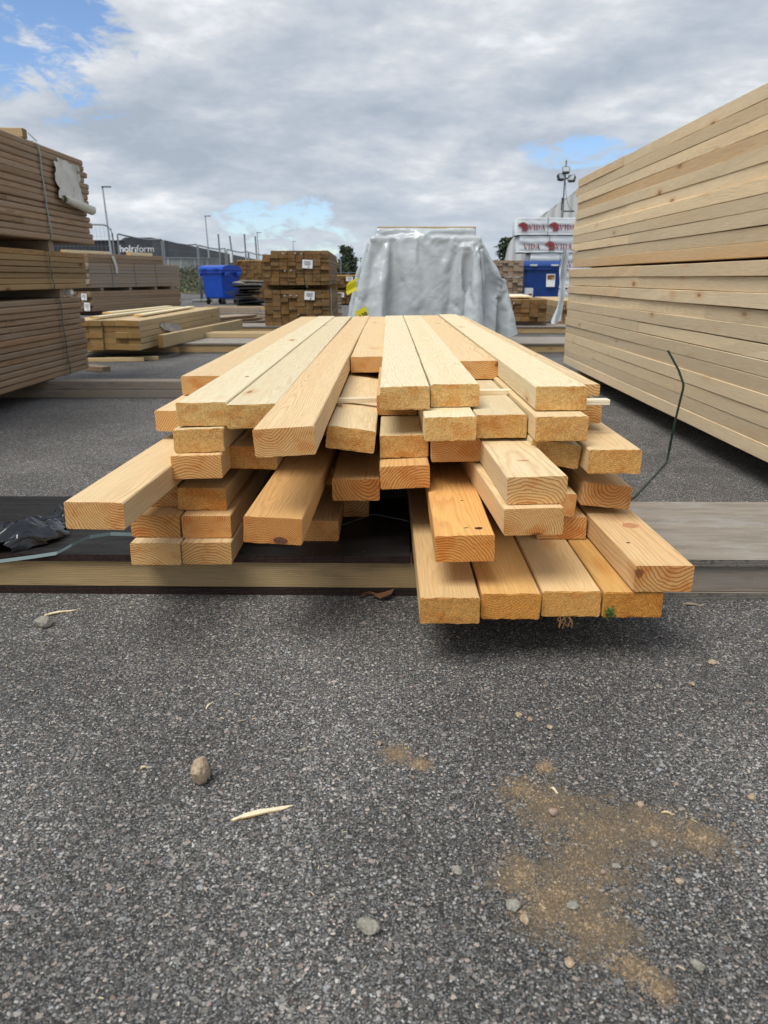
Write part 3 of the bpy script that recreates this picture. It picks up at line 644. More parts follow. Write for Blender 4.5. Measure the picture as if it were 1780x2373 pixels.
# boards set back in the dark between the visible ones
for i, (x, y, z) in enumerate(((0.190, 2.62, 0.200), (0.345, 2.55, 0.200), (-0.262, 2.60, 0.200), (-0.108, 2.80, 0.200), (0.042, 2.75, 0.268), (0.040, 2.95, 0.200), (0.040, 3.20, BT),
                              (0.335, 2.45, 0.268), (-0.385, 2.75, BT), (-0.392, 2.85, 0.200), (-0.395, 2.95, 0.268), (-0.392, 2.45, 0.4485), (-0.232, 2.60, 0.380), (-0.245, 2.42, 0.4485),
                              (-0.085, 2.70, 0.366), (0.190, 2.55, 0.3405), (0.030, 2.45, 0.4840))):
    o = link('timber_board', board_mesh('board', 0.136, 6.0 - y, 0.066, 900 + i, M['clean'], 0.3), None, (x, y, z))
    tag(o, 'pale board set back inside the loose pile, mostly hidden by its neighbours', 'board', 'boards set back inside the loose pile'); o['tint'] = 0.5
# laths between layers
for (xa, ya, xb, yb, z, lab) in ((-0.19, 2.515, -0.015, 2.540, 0.514, 'thin white lath lying across the board that is tipped sideways'),
                               (0.255, 2.445, 0.405, 2.46, 0.5525, 'thin white lath across the opening left by the short orange-ended board'),
                               (0.52, 2.15, 0.640, 2.155, 0.5685, 'thin white lath sticking out under the thin outer board')):
    d_ = Vector((xb - xa, yb - ya, 0)); c_ = ((xa + xb) / 2, (ya + yb) / 2, z + 0.008)
    o = one_box('wood_lath', c_, (0.034, d_.length, 0.0155), M['lath'], None, rz=math.atan2(d_.y, d_.x) - R(90), e=0.001)
    tag(o, lab, 'lath')

# ------------------------------------------------------------------ strapped stacks left and right
def bundle(name, label, cat, x_face, side, y0, y1, z0, rows, pitch, W, cols, mat, seed, ragged=0.012, joints=0.0, e=0.006, outer_jit=0.004, group=None, gap_x=0.003, row_gap=0.002):
    """boards run along y; x_face is the visible long face; the rest of the columns go away from it (side = +1 or -1)"""
    rd = random.Random(seed)
    xc = x_face + side * cols * W / 2
    root = empty(name, (xc, (y0 + y1) / 2, z0)); tag(root, label, cat, group)
    H = pitch - row_gap; L = y1 - y0
    protos = [plank_mesh('board', W - gap_x, L, H, seed + k, mat, e, 8, 0.0012, 0.006) for k in range(3)]
    inner = plank_mesh('board', W - gap_x, L, H, seed + 9, mat, e, 2, 0.0, 0.0)
    for r_ in range(rows):
        zc = pitch * (r_ + 0.5)
        for c_ in range(cols):
            xx = x_face + side * (c_ + 0.5) * W - xc
            oy = rd.uniform(-1, 1) * ragged
            if c_ == 0:
                xx -= side * rd.uniform(-0.3, 1.0) * outer_jit
                if joints and rd.random() < joints:
                    cut = rd.uniform(0.25, 0.75) * L
                    for (a, b_) in ((0, cut), (cut + 0.002, L)):
                        me = plank_mesh('board', W - gap_x, b_ - a, H - rd.choice((0, 0, 0.001, 0.0025, 0.005)), seed + r_ * 31 + int(a * 10), mat, e, 9, 0.0016, 0.003)
                        link('board', me, root, (xx + rd.uniform(-1, 1) * 0.0025, (a + b_) / 2 - L / 2 + oy, zc))
                else: link('board', rd.choice(protos), root, (xx, oy, zc + rd.uniform(-1, 1) * 0.0006), (0, rd.uniform(-1, 1) * R(0.5), rd.uniform(-1, 1) * R(0.06)))
            else:
                link('board', inner, root, (xx, oy, zc))
    for o_ in root.children:
        if rd.random() < 0.16: o_['tint'] = rd.uniform(0.15, 0.5)
    return root

def strap(parent, pts, wv, mat, th=0.0015):
    k = MB(); k.ribbon(pts, wv, th); return k.build('strap', mat, parent)

# tall pale stack: two packages one on the other
low = bundle('lumber_bundle', 'lower package of long pale planks in the tall stack, bulging slightly, dark gap above', 'lumber', 1.700, 1, 2.35, 7.30, 0.131, 12, 0.0722, 0.145, 7, M['pale'], 100, 0.02, 0.7, e=0.0025, outer_jit=0.010, row_gap=0.0012)
upp = bundle('lumber_bundle', 'upper package of long pale planks forming the top of the tall stack', 'lumber', 1.705, 1, 2.35, 7.26, 1.010, 11, 0.0680, 0.145, 7, M['pale'], 200, 0.05, 0.7, e=0.0025, outer_jit=0.010, row_gap=0.0012)
for yy in (2.9, 4.9, 6.8):
    o = one_box('spacer_lath', (2.25, yy, 1.0036), (0.05, 0.95, 0.0095), M['weathered'], None, rz=R(90), e=0.002); tag(o, 'thin lath between the two packages of the tall pale stack', 'lath', 'laths between pale packages')
o = one_box('timber_offcut', (1.98, 7.12, 1.776), (0.06, 0.22, 0.05), M['weathered'], None, rz=R(80)); tag(o, 'short dark offcut lying on top of the tall pale stack', 'offcut')

# brown decking stack: three packages
DX = -2.70
d1 = bundle('decking_bundle', 'bottom package of dark brown decking boards with a green strap', 'lumber', DX, -1, 3.70, 6.75, 0.140, 14, 0.0443, 0.145, 7, M['brown'], 300, 0.05, 0.25, e=0.008, outer_jit=0.010)
d2 = bundle('decking_bundle', 'middle package of olive brown boards, thinnest of the three', 'lumber', DX, -1, 3.70, 6.93, 0.830, 7, 0.0420, 0.145, 7, M['olive'], 400, 0.04, 0.2, e=0.006, outer_jit=0.008)
d3 = bundle('decking_bundle', 'top package of chestnut brown decking boards with a torn paper sheet', 'lumber', DX + 0.01, -1, 3.70, 7.15, 1.205, 15, 0.0467, 0.145, 7, M['brown'], 500, 0.05, 0.15, e=0.009, outer_jit=0.008)
for (z_, hh, ys_, lab) in ((0.7615, 0.068, (3.95, 5.3, 6.45), 'timber spacer between bottom and middle decking packages'), (1.1250, 0.079, (3.95, 5.3, 6.35), 'timber spacer between middle and top decking packages')):
    for yy in ys_:
        o = one_box('timber_spacer', (-3.22, yy, z_ + hh / 2), (0.09, 0.98, hh - 0.001), M['weathered'], None, rz=R(90)); tag(o, lab, 'spacer', 'spacers between decking packages')
for (par, yy, zb, zt) in ((d1, 6.25, 0.138, 0.763), (d2, 6.15, 0.828, 1.126), (d3, 6.22, 1.203, 1.909)):
    p0 = par.location; xf = DX + 0.026 - p0.x
    pts = [(xf - 0.9, yy - p0.y, zt - p0.z + 0.004), (xf - 0.03, yy - p0.y, zt - p0.z + 0.004), (xf, yy - p0.y + 0.004, zt - p0.z - 0.014)]
    n_ = 9
    for k in range(1, n_): pts.append((xf + 0.004 * math.sin(k * 1.7), yy - p0.y + 0.012 * k / n_ * 3 + 0.006 * math.sin(k), zt - p0.z - 0.014 + (zb - zt + 0.02) * k / n_))
    pts += [(xf - 0.004, yy - p0.y + 0.04, zb - p0.z + 0.006), (xf - 0.03, yy - p0.y + 0.04, zb - p0.z - 0.004), (xf - 0.9, yy - p0.y + 0.04, zb - p0.z - 0.004)]
    strap(par, pts, (0, 0.019, 0), M['strap_green'] if par is not d3 else M['strap_pale'])
# torn paper sheet with a rolled lower edge on the top package
pk = MB(); rd = random.Random(5)
ny_, nz_ = 10, 12; p0 = d3.location
for i in range(ny_ + 1):
    for j in range(nz_ + 1):
        a, b_ = i / ny_, j / nz_
        rag = 0.035 * rd.random() if i in (0, ny_) else 0.0
        yy = 6.46 + 0.52 * a - (0.06 * (1 - b_) if i == ny_ else 0) - rag + (0.02 * math.sin(b_ * 9))
        pk.v.append((DX + 0.036 - p0.x + 0.010 * mnoise.noise(Vector((a * 5, b_ * 5, 2))) + 0.014 * (1 - b_), yy - p0.y, 1.535 + 0.30 * b_ + 0.02 * rd.random() * (j == nz_) - 0.02 * a - p0.z))
for i in range(ny_):
    for j in range(nz_):
        if (i, j) in ((9, 10), (9, 9), (8, 10), (9, 5), (0, 11)): continue
        q = i * (nz_ + 1) + j; pk.f.append((q, q + nz_ + 1, q + nz_ + 2, q + 1))
ps = pk.build('paper_sheet', M['paper'], d3, smooth=True); ps['label'] = 'torn crumpled white paper sheet'
pk = MB(); sp = []
for k in range(26):
    an = k / 25 * 4.2 * math.pi; rr = 0.010 + 0.024 * k / 25
    sp.append((math.cos(an) * rr, math.sin(an) * rr))
rows_ = 10
for j in range(rows_ + 1):
    b_ = j / rows_; s_ = 1.0 + 0.35 * b_
    for (a, c_) in sp: pk.v.append((DX + 0.065 - p0.x + a * s_, 6.50 + 0.56 * b_ - p0.y, 1.535 - 0.045 * b_ - p0.z + c_ * s_))
for j in range(rows_):
    for k in range(25): q = j * 26 + k; pk.f.append((q, q + 1, q + 27, q + 26))
pr = pk.build('paper_roll', plain('cream_paper', (0.66, 0.66, 0.58), 0.55, 0.05, 6), ps, smooth=True)
o = one_box('timber_offcut', (-3.05, 6.05, 1.9415), (0.09, 0.7, 0.062), M['lightpile'], None, rz=R(94)); tag(o, 'short yellowish timber lying on top of the brown decking stack', 'offcut')
k = MB(); k.ribbon([(-2.68, 6.22, 1.912), (-2.72, 6.18, 1.96), (-2.80, 6.12, 1.985), (-2.92, 6.06, 1.981)], (0, 0.016, 0.006), 0.0015); o = k.build('strap_end', M['strap_pale']); tag(o, 'loose strap end arching over the top edge of the brown decking stack', 'strap')
o = one_box('paper_cup', (-2.745, 6.62, 0.800), (0.06, 0.06, 0.055), M['white_print'], None, e=0.012); tag(o, 'small white block tucked between middle and bottom decking packages', 'block')

# ------------------------------------------------------------------ end-on piles further back
def endpile(name, label, cat, cx, y0, L, z0, cols, rows, W, H, mat, rz, seed, ragged=0.04, skip=(), shell=True, group=None, top_mat=None):
    rd = random.Random(seed)
    root = empty(name, (cx, y0, z0), rz); tag(root, label, cat, group)
    protos = [plank_mesh('board', W - 0.004, L, H - 0.003, seed + k, mat, 0.005, 1, 0.002, 0.0) for k in range(3)]
    for r_ in range(rows):
        for c_ in range(cols):
            if (r_, c_) in skip: continue
            if shell and 0 < r_ < rows - 1 and 0 < c_ < cols - 1: pass
            link('board', rd.choice(protos), root, ((c_ + 0.5 - cols / 2) * W + rd.uniform(-1, 1) * 0.002, L / 2 + rd.uniform(-1, 1) * ragged, H * (r_ + 0.5)), (0, rd.uniform(-1, 1) * R(0.5), rd.uniform(-1, 1) * R(0.1)))
    return root

def sheet_label(parent, c, w_, h_, rx=0.0, rz=0.0, name='paper_label'):
    """small printed sheet in the x-z plane, facing -y"""
    k = MB(); k.box((0, 0, 0), (w_, 0.003, h_)); o = k.build(name, M['white_print'], parent, c, (rx, R(3), rz))
    t = MB()
    for j in range(4): t.box((0.0, -0.0035, h_ * (0.30 - 0.13 * j)), (w_ * (0.7 - 0.12 * (j % 2)), 0.002, h_ * 0.035))
    t.box((0.02, -0.0035, -h_ * 0.33), (w_ * 0.14, 0.002, h_ * 0.12))
    t.build('printing', M['dark_print'], o)
    return o

# yellow-green pile behind the decking stack
yp = endpile('timber_pile', 'low pile of yellow-green square-edged timber with a crumpled silver film on its side', 'lumber', -3.32, 8.62, 3.85, 0.1315, 7, 5, 0.145, 0.0660, M['lightpile'], R(-1.2), 600, 0.03, skip=((4, 0),))
for k_, (x, yy, rz_) in enumerate(((-3.30, 9.9, 2.5), (-3.05, 10.2, -1.0), (-3.55, 10.6, 4.0))):
    o = one_box('thin_board', (x, yy + 0.4, 0.4735 + 0.0125), (0.11, 3.1 - 0.4 * k_, 0.022), M['fresh'], None, rz=R(-rz_)); tag(o, ('longest loose pale thin board on the yellow-green timber pile', 'loose pale thin board lying straight on the yellow-green timber pile', 'shortest and most askew loose thin board on the yellow-green pile')[k_], 'board', 'loose thin boards on the yellow-green pile')
fm = MB(); rd = random.Random(8)
for i in range(9):
    for j in range(7):
        a, b_ = i / 8, j / 6
        fm.v.append((0.50 + 0.026 + 0.06 * abs(mnoise.noise(Vector((a * 3.3, b_ * 3, 4)))) + 0.05 * b_ * a, 0.75 + 0.75 * a + 0.06 * math.sin(b_ * 5), 0.25 - 0.17 * a - (0.02 + 0.10 * a) * (b_ - 0.5) * 2 + 0.03 * mnoise.noise(Vector((a * 4, b_ * 4, 1)))))
for i in range(8):
    for j in range(6): q = i * 7 + j; fm.f.append((q, q + 7, q + 8, q + 1))
o = fm.build('plastic_film', M['silver_film'], None, (-3.33, 8.62, 0.13), (0, 0, R(-1.2)), True); tag(o, 'crumpled silver film stuck to the side of the yellow-green timber pile', 'film')
o = one_box('timber_beam', (-2.535, 10.62, 0.1315 + 0.0735), (0.07, 3.4, 0.146), M['lightpile'], None, rz=R(-5.0)); tag(o, 'single pale beam on edge lying askew beside the yellow-green pile', 'beam')
for (x, yy, L_, rz_, lab) in ((-3.12, 8.62, 0.62, 97, 'short yellow lath lying on the asphalt by the decking stack, front one'), (-2.98, 8.76, 0.60, 95, 'short yellow lath lying on the asphalt by the decking stack, rear one')):
    o = one_box('wood_lath', (x, yy, 0.0235), (0.045, L_, 0.045), M['lightpile'], None, rz=R(rz_)); tag(o, lab, 'lath')
o = one_box('timber_offcut', (-3.02, 7.75, 0.0255), (0.10, 0.30, 0.05), M['brown'], None, rz=R(60)); tag(o, 'brown offcut on the asphalt at the foot of the decking stack', 'offcut')
for (x0, y0_, L_, rz_, z_, lab) in ((-2.05, 11.1, 1.7, 88, 0.1315, 'pale board laid across on the wide plywood bearer'), (-1.9, 11.35, 2.3, 91, 0.1315, 'thin pale board behind another, across the wide bearer')):
    o = one_box('timber_board', (x0, y0_ - (0.65 if z_ < 0.2 else 0), z_ + 0.034), (0.12, L_, 0.066), M['lightpile'], None, rz=R(rz_)); tag(o, lab, 'board')

# middle pile of dark square timber: two packages
cp1 = endpile('timber_pile', 'lower package of dark brown timber ends with a printed sheet, behind the loose pile', 'lumber', -1.55, 13.05, 3.6, 0.1315, 8, 9, 0.1385, 0.0655, M['sleeper'], R(1.5), 700, 0.025)
cp2 = endpile('timber_pile', 'upper package of dark brown timber ends with a printed sheet, resting on spacers', 'lumber', -1.55, 13.05, 3.6, 0.802, 8, 9, 0.1385, 0.0610, M['sleeper'], R(1.5), 720, 0.025, skip=((8, 0),))
for x in (-1.95, -1.15):
    for yy in (13.5, 15.9):
        o = one_box('timber_spacer', (x, yy, 0.7615), (0.5, 0.09, 0.078), M['sleeper']); tag(o, 'dark timber spacer between the two packages of dark brown timber', 'spacer', 'spacers between dark packages')
sheet_label(cp1, (0.22, -0.032, 0.50), 0.17, 0.135); sheet_label(cp2, (0.20, -0.032, 0.335), 0.17, 0.135)
for par, spots in ((cp1, ((-0.20, 0.50), (-0.10, 0.505), (0.0, 0.50), (0.02, 0.19))), (cp2, ((-0.20, 0.50), (0.0, 0.505), (0.10, 0.495), (-0.18, 0.23), (-0.08, 0.235)))):
    for (x, z_) in spots:
        k = MB(); k.tube([(x, -0.034, z_), (x, -0.020, z_)], 0.013, 8); k.build('staple_cap', M['silver_film'], par)
k = MB(); k.ribbon([(0.565, 0.25, 0.62), (0.572, 0.30, 0.45), (0.566, 0.33, 0.25), (0.575, 0.36, 0.05)], (0, 0.10, 0.0), 0.002); k.build('paper_strip', M['paper'], cp1)

# grey-brown weathered stack behind the decking
g1 = endpile('timber_pile', 'lower package of brown planks in the weathered stack by the mesh fence', 'lumber', -8.05, 19.6, 4.1, 0.10, 8, 7, 0.145, 0.070, M['brown'], R(-17), 800, 0.05)
g2 = endpile('timber_pile', 'grey weathered package in the middle of the stack by the mesh fence', 'lumber', -8.05, 19.6, 4.1, 0.68, 8, 7, 0.145, 0.086, M['weathered'], R(-17), 820, 0.06)
g3 = endpile('timber_pile', 'top package of brown beams with stepped far end, by the mesh fence', 'lumber', -8.05, 19.6, 3.3, 1.284, 8, 2, 0.145, 0.110, M['brown'], R(-17), 840, 0.15)
cs, sn = math.cos(R(-17)), math.sin(R(-17))
for yy in (0.5, 1.7, 2.9, 3.7):
    o = one_box('timber_spacer', (-8.05 - sn * yy, 19.6 + cs * yy, 0.636), (1.1, 0.1, 0.085), M['weathered'], None, rz=R(-17)); tag(o, 'spacer between the brown and grey packages by the mesh fence', 'spacer', 'spacers in the weathered stack')
for yy in (0.6, 3.2):
    o = one_box('timber_spacer', (-8.05 - sn * yy, 19.6 + cs * yy, 0.05), (1.2, 0.1, 0.098), M['weathered'], None, rz=R(-17)); tag(o, 'spacer on the ground under the weathered stack', 'spacer', 'spacers under the weathered stack')
for (yy, z_) in ((0.9, 1.35), (1.9, 1.35), (2.9, 1.35)):
    k = MB(); xf = 0.5835
    k.ribbon([(xf, yy, 0.6), (xf, yy, 0.5), (xf, yy, 0.45), (xf, yy + 0.02, 0.33), (xf, yy + 0.02, 0.01)], (0, 0.016, 0), 0.002); k.build('strap', M['dark_metal'], g2, (0, 0, 0))
k = MB(); k.ribbon([(0.60, 1.00, 0.18), (0.604, 1.05, 0.05), (0.602, 1.12, -0.12), (0.606, 1.10, -0.26)], (0, 0.12, 0.0), 0.002); k.build('paper_strip', M['paper'], g3)
sheet_label(g1, (0.42, -0.08, 0.36), 0.16, 0.16); sheet_label(g1, (0.48, -0.08, 0.12), 0.17, 0.2)
o = one_box('timber_beam', (-7.95, 20.6, 1.552), (0.12, 1.7, 0.09), M['fresh'], None, rz=R(-20)); tag(o, 'fresh orange beam lying on top of the weathered stack', 'beam')
o = one_box('timber_beam', (-7.05, 22.2, 1.552), (0.12, 1.0, 0.09), M['fresh'], None, rz=R(-20)); tag(o, 'short fresh beam on the far end of the weathered stack', 'beam')

# brown pile with orange cover board behind the scrap heap
e1 = endpile('timber_pile', 'small reddish brown pile behind the mesh fence posts', 'lumber', -5.15, 29.0, 3.0, 0.05, 8, 10, 0.145, 0.145, M['sleeper'], R(4), 860, 0.03)
o = one_box('cover_board', (-5.15, 29.9, 1.525), (1.0, 1.8, 0.03), M['fresh'], None, rz=R(4)); tag(o, 'pale orange cover board on the small reddish brown pile', 'board')
# scrap heap of dark thin sheets
sh = empty('scrap_heap', (-4.62, 25.6, 0)); tag(sh, 'untidy heap of dark crumpled sheets beside the dark timber packages', 'heap')
rd = random.Random(33)
for k_ in range(16):
    o = one_box('sheet', (rd.uniform(-.22, .22), rd.uniform(-.4, .4), 0.03 + 0.052 * k_), (rd.uniform(.5, 1.0), rd.uniform(.6, 1.2), 0.035), M['junk'] if k_ < 13 else M['ply_grey'], sh, rz=R(rd.uniform(-30, 30)), rx=R(rd.uniform(-4, 4)), ry=R(rd.uniform(-4, 4)))
for k_, (x, yy, zz, L_) in enumerate(((-4.7, 21.5, 0.0, 2.2), (-4.5, 22.6, 0.0, 1.8), (-3.4, 18.4, 0.0, 2.6), (-3.3, 16.9, 0.0, 3.0))):
    o = one_box('timber_beam', (x, yy, zz + 0.061), (0.12, L_, 0.12), (M['weathered'], M['lightpile'], M['greybearer'], M['weathered'])[k_], None, rz=R(90 + k_ * 2)); tag(o, ('grey beam on the ground in front of the scrap heap', 'yellowish beam on the ground near the scrap heap', 'grey beam lying before the blue bin', 'weathered beam lying on the asphalt left of the dark packages')[k_], 'beam')
bp = empty('pallet', (-3.25, 14.6, 0), R(-28)); tag(bp, 'low stack of thin weathered boards behind the yellow-green pile', 'pallet')
for k_ in range(4): one_box('board', (0.02 * k_, 0, 0.03 + 0.055 * k_), (0.8 - 0.1 * k_, 2.4 - 0.2 * k_, 0.045), M['weathered'], bp, rz=R(k_ * 2))

# piles seen between the dark packages and the tarpaulin
f1 = endpile('timber_pile', 'upper dark brown pile seen between the dark packages and the tarpaulin', 'lumber', -1.75, 27.0, 3.0, 0.62, 7, 4, 0.145, 0.09, M['sleeper'], R(6), 880, 0.03)
f2 = endpile('timber_pile', 'lower dark brown pile with white tags, behind a small pallet stack', 'lumber', -1.70, 27.0, 3.0, 0.05, 7, 5, 0.145, 0.09, M['sleeper'], R(6), 885, 0.03)
o = one_box('timber_spacer', (-1.7, 27.6, 0.56), (1.0, 0.3, 0.118), M['sleeper']); tag(o, 'spacer between the two far dark brown piles', 'spacer')
o = one_box('cover_board', (-1.75, 28.3, 0.998), (1.0, 2.2, 0.034), M['fresh'], None, rz=R(6)); tag(o, 'orange board covering the far upper dark pile', 'board')
sheet_label(f1, (0.40, -0.04, 0.26), 0.24, 0.15); sheet_label(f2, (0.05, -0.04, 0.30), 0.2, 0.16)
ps_ = empty('pallet', (-1.62, 19.0, 0), R(12)); tag(ps_, 'small stack of pinkish weathered pallets on the asphalt', 'pallet')
for k_ in range(4):
    for j in range(3): one_box('block', (-0.34 + 0.34 * j, -0.4, 0.05 + 0.15 * k_), (0.12, 0.14, 0.095), M['weathered'], ps_)
    for j in range(4): one_box('slat', (0, -0.43 + 0.3 * j, 0.11 + 0.15 * k_), (0.8, 0.12, 0.022), M['weathered'], ps_)

# dark pile and pale boards right of the tarpaulin
r1 = endpile('timber_pile', 'low dark brown pile right of the tarpaulin, below the deep blue bin', 'lumber', 2.20, 13.15, 3.2, 0.205, 7, 5, 0.145, 0.0720, M['sleeper'], R(-3), 900, 0.03)
for yy in (13.35, 15.6):
    o = one_box('timber_spacer', (2.25, yy, 0.168), (1.0, 0.09, 0.072), M['weathered'], None, rz=R(-3)); tag(o, 'spacer under the low dark brown pile', 'spacer', 'spacers under the low dark pile')
for (x, z_) in ((-0.14, 0.30), (-0.06, 0.30)):
    k = MB(); k.tube([(x, -0.040, z_), (x, -0.025, z_)], 0.015, 8); k.build('staple_cap', M['silver_film'], r1)
for k_, (x, yy, z_, rz_) in enumerate(((2.1, 14.6, 0.5665, 2), (2.25, 14.5, 0.5885, -5))):
    o = one_box('thin_board', (x, yy, z_ + 0.0105), (0.7, 2.0, 0.02), M['lath'], None, rz=R(rz_)); tag(o, 'thin pale board lying on the low dark brown pile', 'board', 'thin boards on the low dark pile')
r2 = endpile('timber_pile', 'stack of pale greenish boards beside the low dark brown pile', 'lumber', 3.30, 13.7, 3.0, 0.1315, 4, 5, 0.145, 0.080, M['lightpile'], R(-3), 910, 0.05)
r3 = [endpile('timber_pile', lab, 'lumber', 3.30, 22.0, 3.0, z_, 7, 6, 0.145, 0.073, M['weathered'], R(-3), 920 + int(z_ * 10), 0.06) for z_, lab in
      ((0.05, 'lowest grey-brown package beside the deep blue bin'), (0.495, 'middle grey-brown package beside the deep blue bin'), (0.945, 'topmost grey-brown package beside the deep blue bin'))]

# ------------------------------------------------------------------ tarpaulin-covered pile
def crumple(x, y):
    """unevenness the sheet keeps from having been folded and trodden on"""
    q = Vector((x + 0.15 * mnoise.noise(Vector((x * 1.5, y * 1.5, 5))), y + 0.15 * mnoise.noise(Vector((x * 1.5, y * 1.5, 9))), 0))
    return 0.060 * abs(mnoise.noise(q * 2.2)) ** 0.8 + 0.020 * abs(mnoise.noise(q * 6.0 + Vector((3, 1, 0)))) + 0.05 * mnoise.noise(q * 1.3)
def drape():
    """let a sheet fall over the pile with the cloth solver and keep the shape it comes to rest in"""
    W, D, H = 1.14, 2.6, 1.40
    k = MB(); k.box((0, D / 2, 0.66), (W, D, 1.32)); k.box((0, D / 2, H / 2), (W - 0.12, D - 0.12, H)); k.box((-0.16, -0.01, 1.06), (0.09, 0.09, 0.07)); k.box((0.16, -0.005, 0.74), (0.10, 0.07, 0.07)); k.box((0.42, -0.01, 1.2), (0.07, 0.09, 0.07)); k.box((0.06, 1.10, 0.80), (1.64, 1.84, 0.16)); k.box((0.04, 0.9, 0.42), (1.36, 1.7, 0.10))
    co = k.build('tarp_collider', None); co.modifiers.new('Collision', 'COLLISION'); co.collision.thickness_outer = 0.01; co.collision.cloth_friction = 25
    ov, st = 1.10, 0.034
    nx_, ny_ = int((W + 2 * ov) / st), int((D + 2 * ov) / st)
    vs, fs, idx = [], [], {}
    for j in range(ny_ + 1):
        for i in range(nx_ + 1):
            x = -(W / 2 + ov) + (W + 2 * ov) * i / nx_; y = -ov + (D + 2 * ov) * j / ny_
            ex, ey = abs(x) - W / 2, -y
            if ex > 0 and ey > 0 and ex + ey > 1.48 + 0.06 * math.sin(x * 20): continue
            idx[(i, j)] = len(vs)
            vs.append((x + 0.03 * math.sin(y * 1.1), y + 0.05 * math.sin(x * 2), H + 0.10 + crumple(x, y)))
    for j in range(ny_):
        for i in range(nx_):
            c4 = [(i, j), (i + 1, j), (i + 1, j + 1), (i, j + 1)]
            if all(c in idx for c in c4): fs.append(tuple(idx[c] for c in c4))
    me = bpy.data.meshes.new('tarpaulin'); me.from_pydata(vs, [], fs)
    so = link('tarp_sheet', me)
    cl = so.modifiers.new('Cloth', 'CLOTH'); q = cl.settings
    q.quality = 4; q.mass = 0.25; q.tension_stiffness = 25; q.compression_stiffness = 25; q.shear_stiffness = 15; q.bending_stiffness = 3.0; q.air_damping = 2.0; q.shrink_min = -0.035
    q.tension_damping = 10; q.compression_damping = 10; q.shear_damping = 10
    cl.collision_settings.distance_min = 0.008; cl.collision_settings.collision_quality = 2
    cl.point_cache.frame_start = 1; cl.point_cache.frame_end = 64
    for f in range(1, 65): scene.frame_set(f)
    out = bpy.data.meshes.new_from_object(so.evaluated_get(bpy.context.evaluated_depsgraph_get()))
    scene.frame_set(1)
    bpy.data.objects.remove(so); bpy.data.objects.remove(co)
    return out
def crisp(me):
    """sharp little creases of stiff film, laid on the settled sheet as real relief"""
    bm = bmesh.new(); bm.from_mesh(me)
    front = [f for f in bm.faces if f.calc_center_median().y < 1.0 and f.calc_center_median().z < 1.45]
    bmesh.ops.subdivide_edges(bm, edges=list({e_ for f in front for e_ in f.edges}), cuts=1, use_grid_fill=True, smooth=0.6)
    bm.normal_update()
    mv = []
    for v in bm.verts:
        c = v.co; wx = Vector((mnoise.noise(c * 1.7), mnoise.noise(c * 1.7 + Vector((5, 2, 1))), mnoise.noise(c * 1.7 + Vector((1, 7, 3))))) * 0.22
        q = c + wx
        h = 0.028 * (1 - abs(mnoise.noise(Vector((q.x * 1.9, q.y * 2.4, q.z * 1.5)))) ** 0.75) + 0.010 * (1 - abs(mnoise.noise(Vector((q.x * 5 + q.z * 2.5, q.y * 5, q.z * 3.2 - q.x * 2)) + Vector((3, 3, 3)))) ** 0.7) + 0.0015 * (1 - abs(mnoise.noise(q * 11)) ** 0.7)
        mv.append((v, v.normal * (h - 0.03)))
    for v, d in mv: v.co += d
    bm.to_mesh(me); bm.free(); me.update()
tme = drape(); crisp(tme); tme.name = 'tarpaulin'; tme.materials.clear(); tme.materials.append(M['tarp'])
for p_ in tme.polygons: p_.use_smooth = True
tr = empty('tarpaulin_pile', (0.40, 8.36, 0.0)); tag(tr, 'tall pile wrapped in a creased silver-grey tarpaulin behind the loose boards', 'covered pile')
tp = link('tarpaulin', tme, tr)
one_box('core_timber', (0.0, 1.3, 0.64), (1.04, 2.4, 1.22), M['weathered'], tr)
for yy in (0.4, 2.1): one_box('spacer', (0, yy, 0.016), (1.0, 0.1, 0.028), M['weathered'], tr)
o = one_box('timber_beam', (0.42, 8.72, 1.426), (0.09, 1.08, 0.058), M['lightpile'], None, rz=R(90.5), ry=R(0)); tag(o, 'pale beam lying across the top of the tarpaulin', 'beam')
for (pts, lab, txt) in (([(-0.372, 8.30, 0.90), (-0.395, 8.30, 0.86), (-0.40, 8.31, 0.80), (-0.385, 8.30, 0.77)], 'small yellow tag at the upper fold of the tarpaulin', None),
                        ([(-0.30, 8.22, 0.60), (-0.27, 8.21, 0.52), (-0.235, 8.205, 0.43)], 'yellow tag printed 130 hanging on the tarpaulin', '130')):
    k = MB(); k.ribbon(pts, (0.11, -0.01, 0.055), 0.002); o = k.build('yellow_tag', M['yellow_tag']); tag(o, lab, 'tag')
    if txt:
        cu = bpy.data.curves.new('digits', 'FONT'); cu.body = txt; cu.size = 0.062; cu.extrude = 0.001; cu.offset = 0.0016; cu.align_x = 'CENTER'; cu.align_y = 'CENTER'
        to = bpy.data.objects.new('digits', cu); COL.objects.link(to); dg = bpy.context.evaluated_depsgraph_get()
        me = bpy.data.meshes.new_from_object(to.evaluated_get(dg)); bpy.data.objects.remove(to)
        me.materials.clear(); me.materials.append(M['dark_print'])
        link('digits', me, o, (-0.268, 8.197, 0.535), (R(84), R(-28), 0))

